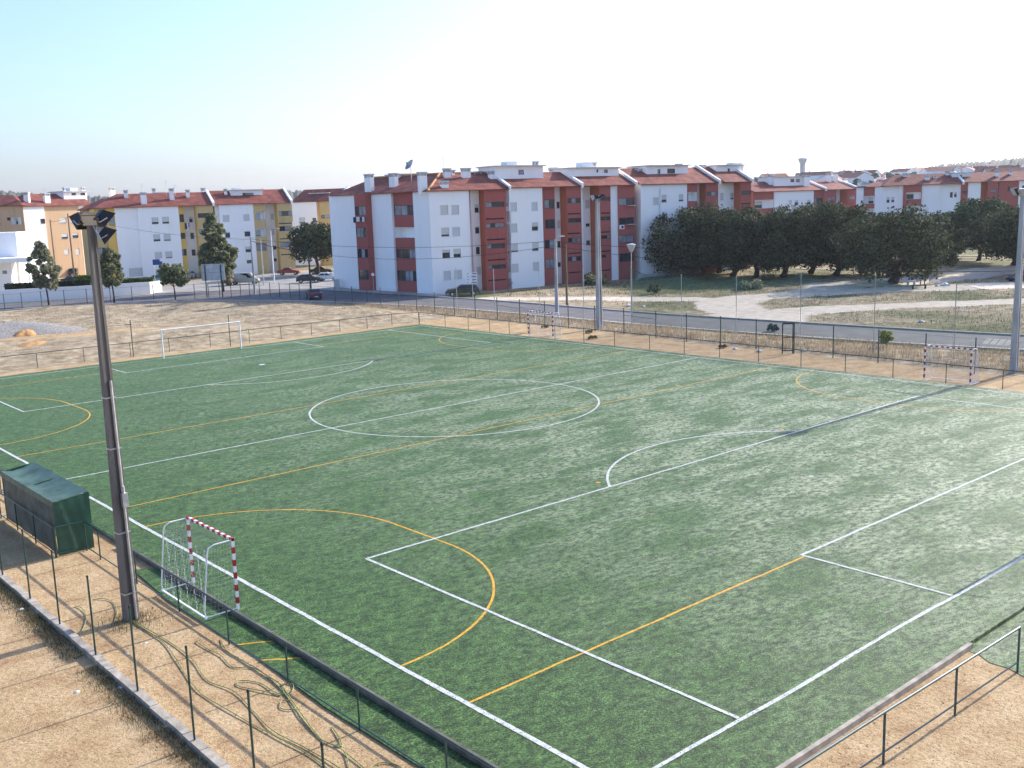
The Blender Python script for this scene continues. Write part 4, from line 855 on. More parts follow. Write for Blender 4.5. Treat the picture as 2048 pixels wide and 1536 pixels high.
# ---- bare fence posts along the near kerb
ys = [2.35, 5.4, 8.55, 12.1, 15.25, 18.4, 21.4, 24.6, 27.8]
proto = None
for k, y in enumerate(ys):
    lab = 'bare dark green fence post on the concrete kerb, %s from the photo bottom' % ORD[k]
    if proto is None:
        proto = thing('fence_post', lab, 'fence post', (-5.88, y, 0.03), 0, 'bare fence posts along the near kerb')
        mb = MB(); mb.tube([(-5.88, y, .03), (-5.88, y, 2.42)], .028, 8); mb.build('post', MT['greenpaint'], proto)
        mb = MB(); mb.lathe([(.034, 2.40), (.034, 2.44), (.02, 2.46)], 8, (-5.88, y, 0)); mb.build('post_cap', MT['black'], proto)
    else: dup(proto, (-5.88, y, 0.03), random.uniform(0, 1), lab)
# ---- tall wire fence beyond the far railing
fl = lambda y: 54.2+.046*y
def col_on(pxc, line):                          # point of the line x = line(y) seen in the photo column pxc
    lo, hi = -40.0, 140.0
    for _ in range(60):
        y = (lo+hi)/2; v = np.array([line(y), y, 0])-CAM; u = (v@RT)/(v@fw)*FPX+1024
        if u > pxc: lo = y
        else: hi = y
    return (line(y), y)
fpx = [762, 798, 834, 870, 909, 951, 995, 1040, 1090, 1137, 1190, 1248, 1312, 1373, 1441, 1512, 1588, 1666, 1756, 1850, 1949, 2060]
FPs = [col_on(x, fl) for x in fpx]
t = thing('wire_fence', 'row of dark green fence posts with thin wires between the far railing and the road', 'fence', (*FPs[0], -.13))
for k, q in enumerate(FPs):
    mb = MB(); mb.tube([(*q, -.13), (*q, 2.40)], .045, 6); mb.build('post', MT['greenpaint'], t)
mb = MB()
for a, b in zip(FPs[:-1], FPs[1:]):
    for z in (2.3, 1.2): mb.tube([(*a, z), (*b, z)], .006, 3)
for (i, z) in ((11, 1.75), (6, 1.55), (7, 1.5)): mb.tube([(*FPs[i], z), (*FPs[i+1], z-.15)], .018, 4)
mb.build('wire', MT['wire'], t)
# ---- the same kind of fence on the far side of the dry field, along the road
lf = [(-20, 622), (10, 620), (45, 617), (84, 613), (130, 611), (175, 608), (222, 606), (265, 603), (308, 600), (350, 599), (390, 598), (418, 597), (440, 596), (463, 595), (482, 594), (500, 594), (520, 594), (541, 595), (560, 596), (581, 598), (600, 600), (671, 606), (705, 606), (735, 607)]
LF = [G(*q, -.1) for q in lf]
t = thing('wire_fence', 'thin green wire fence along the dry field in front of the side street', 'fence', (*LF[0], -.13))
for q in LF: mb = MB(); mb.tube([(*q, -.2), (*q, 2.15)], .05, 5); mb.build('post', MT['greenpaint'], t)
mb = MB()
for a, b in zip(LF[:-1], LF[1:]):
    for z in (2.05, .5): mb.tube([(*a, z), (*b, z)], .012, 3)
mb.build('wire', MT['wire'], t)
# ---- green ball-stop net on slim posts by the road
nl = lambda y: 59.6+.035*max(0, 45-y)
npx = [915, 990, 1080, 1168, 1263, 1363, 1472, 1600, 1747, 1907, 2090]
NP = [col_on(x, nl) for x in npx]; NT_ = [535, 537, 539, 530, 534, 548, 551, 545, 552, 562, 566]
NH = [HZ(q, y) for q, y in zip(NP, NT_)]
t = thing('ball_stop_net', 'tall slim pale posts carrying a sagging green ball net along the road', 'net', (*NP[0], -.13))
for q, h in zip(NP, NH): mb = MB(); mb.tube([(*q, -.13), (*q, h)], .035, 6); mb.build('post', MT['galv'], t)
V = []; Fc = []; nn = 0
for i in range(4, len(NP)-1):
    for k in range(13):
        u = k/12; x = NP[i][0]+(NP[i+1][0]-NP[i][0])*u; y = NP[i][1]+(NP[i+1][1]-NP[i][1])*u
        top = NH[i]+(NH[i+1]-NH[i])*u-1.1*4*u*(1-u)*.55-.05
        for j in range(7): V.append((x+.12*math.sin(9*u+j), y, .5+(top-.5)*j/6))
        if k:
            for j in range(6): a = nn+(k-1)*7+j; Fc.append((a, a+7, a+8, a+1))
    nn += 13*7
npmesh('netting', np.array(V)-np.array(t.location), np.array(Fc), MT['net'], t)
mb = MB()
for i in range(4, len(NP)-1):
    mb.tube([(NP[i][0]+(NP[i+1][0]-NP[i][0])*k/10, NP[i][1]+(NP[i+1][1]-NP[i][1])*k/10, NH[i]+(NH[i+1]-NH[i])*k/10-1.1*4*k/10*(1-k/10)*.55-.05) for k in range(11)], .014, 4)
mb.build('head_cord', MT['net'], t)

# ---- goals
def stripes(p0, p1, n, r, first_red, root, name):
    p0, p1 = np.array(p0), np.array(p1); w_ = MB(); d = (p1-p0)/np.linalg.norm(p1-p0); h = np.array([0, 1., 0]) if abs(d[1]) < .5 else np.array([1., 0, 0]); s = np.cross(d, h)
    w_.obox((p0+p1)/2, (p1-p0)/2, h*r, s*r); o = w_.build(name, MT['whitep'], root)
    for k in range(n):
        if (k % 2 == 0) == first_red:
            a, b = p0+(p1-p0)*k/n, p0+(p1-p0)*(k+1)/n; rd = MB(); rd.obox((a+b)/2, (b-a)/2, h*(r+.003), s*(r+.003)); rd.build('red_band', MT['redp'], o)
    return o
def futsal_goal(x, y0, y1, sgn, label, h=2.34, net=1.0):
    """goal mouth in the plane x, posts at y0<y1, net frame reaching back by sgn"""
    t = thing('futsal_goal', label, 'goal', (x, (y0+y1)/2, 0), 0, 'red and white futsal goals'); r = .042
    for y in (y0, y1): stripes((x, y, 0), (x, y, h-.04), 11, r, False, t, 'goal_post')
    stripes((x, y0-r, h), (x, y1+r, h), 17, r, True, t, 'crossbar')
    for y in (y0, y1):
        mb = MB(); dt, db = .85*sgn, 1.12*sgn
        mb.tube([(x+r*sgn, y, h-.01), (x+dt*.75, y, h-.02), (x+dt*.97, y, h-.10), (x+dt+.03*sgn, y, h-.28), (x+db, y, .22), (x+db-.03*sgn, y, .07), (x+db*.85, y, .035), (x+r*sgn, y, .035)], .022, 7); mb.build('side_frame', MT['whitep'], t)
    mb = MB(); mb.box(x+1.10*sgn-.03, x+1.10*sgn+.03, y0-.06, y1+.06, .0, .05); mb.build('ground_bar', MT['whitep'], t)
    if net:
        mb = MB(); rr = .0026*net
        prof = [(x, h-.02)]+[(x+(.86+.26*(1-z/(h-.25)))*sgn, z) for z in np.linspace(h-.22, .08, 16)]
        ln = int((y1-y0)/.12)
        for k in range(ln+1):
            y = y0+(y1-y0)*k/ln; mb.tube([(px_+sgn*.05*math.sin(k*1.3+i*.6)*min(1, i), y, z+.0) for i, (px_, z) in enumerate(prof)], rr, 3)
        for i in range(1, len(prof)): mb.tube([(prof[i][0]+sgn*.05*math.sin(k*1.3+i*.6), y0+(y1-y0)*k/ln, prof[i][1]) for k in range(0, ln+1, 2)], rr, 3)
        for y in (y0, y1):
            for i in range(1, len(prof)): mb.tube([(x, y, prof[i][1]), ((x+prof[i][0])/2, y+.03*(1 if y == y1 else -1), prof[i][1]-.05), (prof[i][0], y, prof[i][1])], rr, 3)
            for k in range(1, 8): mb.tube([(x+.8*k/8*sgn, y, h-.05), (x+1.05*k/8*sgn, y, .06)], rr, 3)
        mb.build('goal_net', MT['strand'], t)
    return t
futsal_goal(-1.28, 15.5, 18.85, -1, 'red and white striped futsal goal with white net beside the near floodlight pole')
futsal_goal(50.0, 15.75, 18.85, 1, 'red and white striped futsal goal on the far touchline near the right edge', net=1.6)
futsal_goal(50.15, 55.0, 58.4, 1, 'red and white striped futsal goal on the far touchline in front of the floodlight pole', net=1.6)
t = thing('football_goal', 'full size white football goal at the far end without a net', 'goal', (CX, L_, 0))
for s in (-1, 1):
    mb = MB(); mb.tube([(CX+s*3.72, L_, 0), (CX+s*3.72, L_, 2.5)], .06, 10); mb.build('goal_post', MT['whitep'], t)
    mb = MB(); mb.tube([(CX+s*3.72, L_+.05, 2.46), (CX+s*3.72, L_+.9, 2.3)], .02, 5); mb.build('net_hook', MT['whitep'], t)
mb = MB(); mb.tube([(CX-3.78, L_, 2.5), (CX+3.78, L_, 2.5)], .06, 10); mb.build('crossbar', MT['whitep'], t)
dup(t, (CX, -0.02, 0), math.pi, 'full size white football goal on the near goal line just outside the right edge', 'white football goals'); t['group'] = 'white football goals'
# ---- dugout
t = thing('dugout', 'box shaped team dugout under a dark green tarpaulin at the left edge', 'dugout', (-2.9, 29, 0))
y0, y1, xb, xf, hb, hf = 25.65, 32.4, -3.62, -2.28, 2.02, 2.18
mb = MB(); n = 14                              # sagging tarpaulin roof
g = [[(xb+(xf-xb)*j/6, y0+(y1-y0)*i/n, hb+(hf-hb)*j/6-.11*math.sin(math.pi*j/6)*abs(math.sin(math.pi*i/n*3.5))-.02*random.random()) for j in range(7)] for i in range(n+1)]
b_ = len(mb.v); mb.v += [q for r_ in g for q in r_]
for i in range(n):
    for j in range(6): a = b_+i*7+j; mb.f.append((a, a+1, a+8, a+7))
for i in range(n):                              # hem hanging over front and back
    for j, s in ((0, -.03), (6, .03)):
        a, c = g[i][j], g[i+1][j]; mb.quad(a, c, (c[0]+s, c[1], c[2]-.24), (a[0]+s, a[1], a[2]-.22))
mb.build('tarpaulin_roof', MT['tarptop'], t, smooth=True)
def drape(name, P0, P1, z0, zt0, zt1, m, amp=.035):
    mb = MB(); q0, q1 = np.array(P0), np.array(P1); d = q1-q0; nr = np.array([-d[1], d[0]])/np.hypot(*d); b_ = len(mb.v); N, Mz = 24, 8
    for i in range(N+1):
        for j in range(Mz+1):
            u = i/N; z = z0+(zt0+(zt1-zt0)*u-z0)*j/Mz; o = amp*math.sin(u*9+j*.5)*math.sin(math.pi*j/Mz)+amp*.5*math.sin(u*23+j)
            p = q0+d*u+nr*o; mb.v.append((p[0], p[1], z))
    for i in range(N):
        for j in range(Mz): a = b_+i*(Mz+1)+j; mb.f.append((a, a+Mz+1, a+Mz+2, a+1))
    mb.build(name, m, t, smooth=True)
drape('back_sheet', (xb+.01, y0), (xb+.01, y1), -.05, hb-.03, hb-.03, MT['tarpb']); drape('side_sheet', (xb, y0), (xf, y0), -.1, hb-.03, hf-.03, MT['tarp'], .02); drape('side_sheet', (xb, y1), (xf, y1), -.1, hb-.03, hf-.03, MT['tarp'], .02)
mb = MB()
for yy in (y0+.04, (y0+y1)/2, y1-.04):
    mb.tube([(xb+.06, yy, -.1), (xb+.06, yy, hb-.06), (xf-.04, yy, hf-.06), (xf-.04, yy, -.1)], .03, 6)
mb.tube([(xf-.04, y0, hf-.07), (xf-.04, y1, hf-.07)], .025, 6); mb.build('steel_frame', MT['greenpaint'], t)
mb = MB(); mb.box(xb+.25, xb+.65, y0+.2, y1-.2, .42, .48); mb.build('bench', MT['wood'], t)
# ---- leftover metal frame and small posts beyond the railing
t = thing('metal_frame', 'empty dark upright metal frame standing in the verge beyond the far railing', 'frame', (*G(1575, 704), -.1)); q = np.array(G(1575, 704)); u = np.array([RT[0], RT[1]])
a, b = q-u*.42, q+u*.42; mb = MB()
for p in (a, b): mb.tube([(*p, -.13), (*p, 2.32)], .055, 4)
mb.tube([(*a, 2.3), (*b, 2.3)], .055, 4); mb.tube([(*a, 1.2), (*b, 1.2)], .035, 4); mb.tube([(*a, .12), (*b, .12)], .04, 4); mb.build('frame_bars', MT['black'], t)
q = np.array(G(267, 711)); t = thing('marker_post', 'lone thin pole with a short crossbar in the dry field left of the far goal', 'pole', (*q, -.13))
mb = MB(); mb.tube([(*q, -.13), (*q, HZ(q, 640))], .045, 5); z = HZ(q, 649); mb.tube([(*(q-u*.5), z), (*(q+u*.1), z)], .03, 4); mb.build('pole', MT['wood'], t)
q = np.array(G(461, 690)); t = thing('marker_post', 'lone thin pole in the dry field behind the far goal', 'pole', (*q, -.13)); mb = MB(); mb.tube([(*q, -.13), (*q, HZ(q, 630))], .04, 5); mb.build('pole', MT['wood'], t)

# ================================================================ STREET FURNITURE
def wood_pole(xb, yb, ytop, label, m='wood', r0=.15, r1=.09, arm=True, name='utility_pole', z=-.1, lamp=None):
    q = np.array(G(xb, yb, z)); h = HZ(q, ytop); t = thing(name, label, 'pole' if name != 'street_lamp' else 'street lamp', (*q, z))
    mb = MB(); mb.tube([(*q, z), (*q, h)], [r0, r1], 8); mb.build('pole', MT[m], t)
    if arm: mb = MB(); mb.tube([(*(q-u*.1), h-.3), (*(q+u*.1), h-.3)], .06, 4); mb.tube([(*q, h-.2), (*q, h+.1)], .05, 5); mb.build('insulator', MT['black'], t)
    if lamp:
        s, L = lamp; mb = MB(); e = q+u*s*L; mb.tube([(*q, h-.1), (*(q+u*s*L*.5), h+.25), (*e, h+.3)], .035, 5); mb.build('lamp_arm', MT['galv'], t)
        mb = MB(); mb.hexa([(*(e-u*.1+np.array([0, -.12])), h+.22), (*(e+u*s*.5+np.array([0, -.1])), h+.25), (*(e+u*s*.5+np.array([0, .1])), h+.25), (*(e-u*.1+np.array([0, .12])), h+.22)], [(*(e-u*.1+np.array([0, -.1])), h+.38), (*(e+u*s*.45+np.array([0, -.07])), h+.35), (*(e+u*s*.45+np.array([0, .07])), h+.35), (*(e-u*.1+np.array([0, .1])), h+.38)]); mb.build('lamp_head', MT['whitep'], t)
    return (q[0], q[1], h)
W1 = wood_pole(510, 589, 476, 'grey utility pole with cables at the road corner right of the bare billboard', 'polel', .19, .12)
W2 = wood_pole(1114, 628, 478, 'grey concrete utility pole with a small lamp behind the far left futsal goal', 'polel', .22, .13, lamp=(1, .55))
W3 = wood_pole(1134, 610, 489, 'short brown wooden pole right beside the grey utility pole', 'wood', .14, .11)
W4 = wood_pole(151, 575, 428, 'dark thin utility pole before the peach block', 'wood', .17, .12)
W5 = wood_pole(528, 571, 478, 'slim grey lamp post left of the tall white street lamp', 'galv', .10, .06, arm=False, name='street_lamp', lamp=(-1, 2.2))
W6 = wood_pole(549, 569, 461, 'tall white street lamp at the edge of the parking area', 'whitep', .12, .07, arm=False, name='street_lamp', lamp=(1, 1.1))
W7 = wood_pole(622, 584, 500, 'dark utility pole by the red car at the corner of the corner block', 'greenpaint', .16, .12)
W8 = wood_pole(115, 575, 440, 'thin dark utility pole left of the peach block windows', 'wood', .13, .1)
# street lamp with a drum head beyond the far floodlight
q = np.array(G(1264, 634)); h = HZ(q, 503); t = thing('street_lamp', 'slim street lamp with a white conical head before the dark red bays', 'street lamp', (*q, -.1))
mb = MB(); mb.tube([(*q, -.1), (*q, h)], [.07, .045], 6); mb.build('pole', MT['galv'], t); mb = MB(); mb.lathe([(.16, h), (.46, h+.62), (.50, h+.66), (.50, h+.74), (.1, h+.86)], 12, (q[0], q[1], 0)); mb.build('lamp_head', MT['lampglass'], t)
def cable(a, b, sag, label, dz=(0, 0)):
    a = np.array(a)+(0, 0, dz[0]); b = np.array(b)+(0, 0, dz[1]); mb = MB(); mb.tube([a+(b-a)*k/24-np.array([0, 0, sag*4*k/24*(1-k/24)]) for k in range(25)], .022, 4)
    return tag(mb.build('overhead_cable', MT['wire'], None, tuple(a)), label, 'cable', 'overhead cables along the road')
qe = np.array(G(1945, 690)); far_r = (qe[0]+14, qe[1]-22, 7.5)
cable(W1, W2, 1.0, 'upper overhead cable crossing the white corner block', (-.15, -.2)); cable(W1, W2, 2.1, 'lower overhead cable crossing the white corner block', (-.5, -.7))
cable(W4, W1, .9, 'overhead cable crossing the white and ochre block', (-.3, -.2)); cable(W2, far_r, 1.2, 'overhead cable crossing in front of the oaks', (-.3, 0)); cable(W2, far_r, 2.2, 'lower overhead cable crossing in front of the oaks', (-.8, -.3))
cable(W8, W4, .3, 'short overhead cable before the peach block', (-.2, -.5)); cable(W1, W7, .4, 'overhead cable from the road corner pole to the dark pole', (-.4, -.1))
# billboard seen from behind
q = np.array(G(430, 595, -.1)); t = thing('billboard', 'large bare pale billboard seen from behind on two dark posts', 'billboard', (*q, -.1)); z0, z1 = HZ(q, 561), HZ(q, 528)
sc_ = 165/FPX*1.0
a, b = q-u*1.72, q+u*1.75; nrm = np.array([fw[0], fw[1]]); nrm = nrm/np.hypot(*nrm)
mb = MB(); mb.hexa([(*(a), z0), (*b, z0), (*(b+nrm*.06), z0), (*(a+nrm*.06), z0)], [(*(a), z1), (*b, z1), (*(b+nrm*.06), z1), (*(a+nrm*.06), z1)]); pn = mb.build('panel', MT['slab'], t)
mb = MB(); zm = (z0+z1)/2; mb.tube([(*(a-nrm*.03), zm), (*(b-nrm*.03), zm)], .04, 4); mb.build('panel_rib', MT['galv'], pn)
for p in (q-u*1.15, q+u*1.2): mb = MB(); mb.tube([(*(p-nrm*.10), -.1), (*(p-nrm*.10), z1-.1)], .09, 6); mb.build('post', MT['greenpaint'], t)
# blue sign
q = np.array(G(312, 581, -.05)); t = thing('street_sign', 'blue rectangular street sign on a dark post behind the boundary wall', 'sign', (*q, -.1)); z0, z1 = HZ(q, 530), HZ(q, 519)
mb = MB(); mb.tube([(*q, -.1), (*q, z1)], .05, 6); mb.build('post', MT['galv'], t)
a, b = q-u*.1-nrm*.08, q+u*1.5-nrm*.08; mb = MB(); mb.hexa([(*a, z0), (*b, z0), (*(b+nrm*.04), z0), (*(a+nrm*.04), z0)], [(*a, z1), (*b, z1), (*(b+nrm*.04), z1), (*(a+nrm*.04), z1)]); pn = mb.build('sign_plate', MT['blue'], t)
mb = MB(); c = q+u*1.35-nrm*.12; mb.tube([(*c, z1-.1), (*(c+nrm*.03), z1-.1)], .28, 12); mb.build('round_plate', MT['whitep'], pn)
# no parking roundel in front of the corner block
q = np.array(G(748, 590)); zc = HZ(q, 549); t = thing('traffic_sign', 'round red and blue traffic sign on a grey post before the corner block', 'sign', (*q, 0))
mb = MB(); mb.tube([(*q, 0), (*q, zc+.3)], .04, 6); mb.build('post', MT['galv'], t)
mb = MB(); mb.tube([(*(q-nrm*.06), zc), (*(q-nrm*.09), zc)], .34, 16); d = mb.build('sign_plate', MT['redp'], t); mb = MB(); mb.tube([(*(q-nrm*.092), zc), (*(q-nrm*.10), zc)], .24, 16); mb.build('sign_face', MT['whitep'], d)
# direction sign cluster
q = np.array(G(946, 603, -.05)); t = thing('direction_sign', 'stacked white direction plates on a post beside the dark parked car', 'sign', (*q, -.05))
zt = HZ(q, 545); mb = MB(); mb.tube([(*q, -.05), (*q, zt+.1)], .05, 6); mb.build('post', MT['galv'], t)
for k, yy in enumerate((547, 553, 559, 565)):
    z = HZ(q, yy); a, b = q-u*.62-nrm*.07, q+u*.66-nrm*.07; mb = MB()
    mb.hexa([(*a, z-.15), (*b, z-.15), (*(b+nrm*.03), z-.15), (*(a+nrm*.03), z-.15)], [(*a, z+.15), (*b, z+.15), (*(b+nrm*.03), z+.15), (*(a+nrm*.03), z+.15)]); pl = mb.build('sign_plate', MT['whitep'], t)
    mb = MB()
    for (s0, s1) in ((-.58, -.47), (-.1 if k % 2 else .02, .56)):
        mb.hexa([(*(q+u*s0-nrm*.075), z-.05), (*(q+u*s1-nrm*.075), z-.05), (*(q+u*s1-nrm*.071), z-.05), (*(q+u*s0-nrm*.071), z-.05)], [(*(q+u*s0-nrm*.075), z+.05), (*(q+u*s1-nrm*.075), z+.05), (*(q+u*s1-nrm*.071), z+.05), (*(q+u*s0-nrm*.071), z+.05)])
    mb.build('lettering_band', MT['black'], pl)
# meter cabinet
q = np.array(G(674, 577)); t = thing('meter_cabinet', 'grey electrical cabinet against the left end of the corner block', 'cabinet', (*q, 0)); mb = MB(); mb.obox((*q, .75), (*(u*.42), 0), (*(nrm*.3), 0), (0, 0, .75)); mb.build('cabinet_body', MT['slab'], t)
mb = MB(); mb.obox((*(q-nrm*.31), .78), (*(u*.36), 0), (*(nrm*.012), 0), (0, 0, .62)); mb.build('cabinet_door', MT['galv'], t)
# satellite dish on the roof of the corner block
base = FB.P(1.0, 6.2, 0); bx = np.array(base[:2]); 
a_, zt = FB.sz(ZA(875, 232), 6.2); bx = np.array(FB.P(a_, 6.2, 0)[:2]); zd = HZ(bx, 300+152/4.8)
t = thing('satellite_dish', 'large mesh satellite dish on the roof of the corner block', 'satellite dish', (*bx, zt-1)); mb = MB(); mb.tube([(*bx, zt-1), (*bx, zd)], .05, 6); mb.build('mast', MT['galv'], t)
ax = np.array([-u[0]*.8-nrm[0]*.5, -u[1]*.8-nrm[1]*.5, .65]); ax /= np.linalg.norm(ax); s1 = np.cross(ax, (0, 0, 1)); s1 /= np.linalg.norm(s1); s2 = np.cross(ax, s1); c0 = np.array([*bx, zd])
mb = MB(); Rr = .85; bb = 0
for i in range(6):
    for k in range(20): r_ = Rr*i/5; mb.v.append(tuple(c0+s1*r_*math.cos(k*math.pi/10)+s2*r_*math.sin(k*math.pi/10)+ax*(.35*(r_/Rr)**2)))
for i in range(5):
    for k in range(20): mb.f.append((i*20+k, i*20+(k+1) % 20, (i+1)*20+(k+1) % 20, (i+1)*20+k))
mb.build('dish', MT['galv'], t, smooth=True); mb = MB(); fo = c0+ax*.75
for k in range(3): mb.tube([c0+s1*Rr*math.cos(k*2.1)+s2*Rr*math.sin(k*2.1)+ax*.35, fo], .02, 4)
mb.tube([fo-ax*.1, fo+ax*.1], .09, 8); mb.build('feed_arm', MT['black'], t)
# antennas on roofs
def aerial(F, zoom, x, yb, yt, t_, label):
    a, z0 = F.sz(zoom(x, yb), t_); _, z1 = F.sz(zoom(x, yt), t_); q = F.P(a, t_, z0-.8); mb = MB(); mb.tube([q, F.P(a, t_, z1)], .03, 4)
    for k in range(3): mb.tube([F.P(a-.4+.08*k, t_, z1-.15-.3*k), F.P(a+.4-.08*k, t_, z1-.15-.3*k)], .018, 3)
    tag(mb.build('roof_aerial', MT['galv'], None, q), label, 'aerial', 'roof aerials')
aerial(FY, Y1, 640, 130, 2, 3, 'tall mast aerial above the white and ochre block'); aerial(FY, Y1, 740, 130, 50, 3, 'short thin aerial right of the tall mast on the ochre block roof'); aerial(FY, Y1, 365, 135, 38, 2, 'bent aerial on the wide corner chimney of the ochre block')
aerial(FB, ZA, 1185, 176, 60, 5, 'thin aerial above the stacked chimneys of the corner block'); aerial(FB, ZB, 1158, 120, 55, 5, 'aerial cluster on the rooftop box of the third block'); aerial(FC, ZC, 505, 180, 112, 4, 'forked aerial above the party wall of the fourth block'); aerial(FB, ZC, 110, 155, 98, 4.4, 'aerial pair on the dormer of the fourth block')
aerial(FP, Y0, 805, 90, 30, 6, 'aerial on the dormer of the peach block'); aerial(FP, Y0, 505, 150, 90, 4, 'thin aerial beside the wide chimney of the peach block')
# hanging laundry
def laundry(F, zoom, cloths, t0, label, line):
    a, z = F.sz(zoom(*line[0]), t0-.35); b, _ = F.sz(zoom(*line[1]), t0-.35); t = thing('laundry', label, 'laundry', F.P(a, t0-.35, z-1)); mb = MB(); mb.tube([F.P(a, t0-.35, z), F.P(b, t0-.35, z)], .012, 4); mb.tube([F.P(a, t0-.35, z), F.P(a, t0+.02, z)], .012, 4); mb.build('clothes_line', MT['galv'], t)
    for (x0, x1, y0, y1, c) in cloths:
        p, zt = F.sz(zoom(x0, y0), t0-.35); q, _ = F.sz(zoom(x1, y0), t0-.35); _, zb = F.sz(zoom(x0, y1), t0-.35); mb = MB()
        for k in range(6):
            e0, e1 = k/6, (k+1)/6; o0, o1 = .06*math.sin(k*2.1), .06*math.sin((k+1)*2.1)
            mb.hexa([F.P(p+(q-p)*e0, t0-.36+o0, zb), F.P(p+(q-p)*e1, t0-.36+o1, zb+.04), F.P(p+(q-p)*e1, t0-.34+o1, zb+.04), F.P(p+(q-p)*e0, t0-.34+o0, zb)], [F.P(p+(q-p)*e0, t0-.36, z), F.P(p+(q-p)*e1, t0-.36, z), F.P(p+(q-p)*e1, t0-.34, z), F.P(p+(q-p)*e0, t0-.34, z)])
        mb.build('garment', c, t)
cl = lambda n, c: mat(n, c, rough=.9, var=.1)
cdk, cwh, cpk, cbl = cl('navy_cloth', (.02, .025, .06)), cl('white_cloth', (.7, .7, .72)), cl('pink_cloth', (.6, .12, .3)), cl('blue_cloth', (.05, .09, .25))
laundry(FA, ZA, [(318, 345, 645, 700, cdk), (348, 378, 648, 690, cwh), (382, 402, 645, 682, cdk), (404, 424, 645, 690, cwh)], -1.1, 'dark and white laundry drying below the top left window of the corner block', ((312, 645), (428, 645)))
laundry(FY, Y1, [(850, 872, 490, 560, cdk), (868, 888, 490, 580, cwh), (884, 902, 490, 540, cpk)], 1.0, 'pink, white and navy laundry hanging in the recess of the ochre block', ((846, 490), (906, 490)))

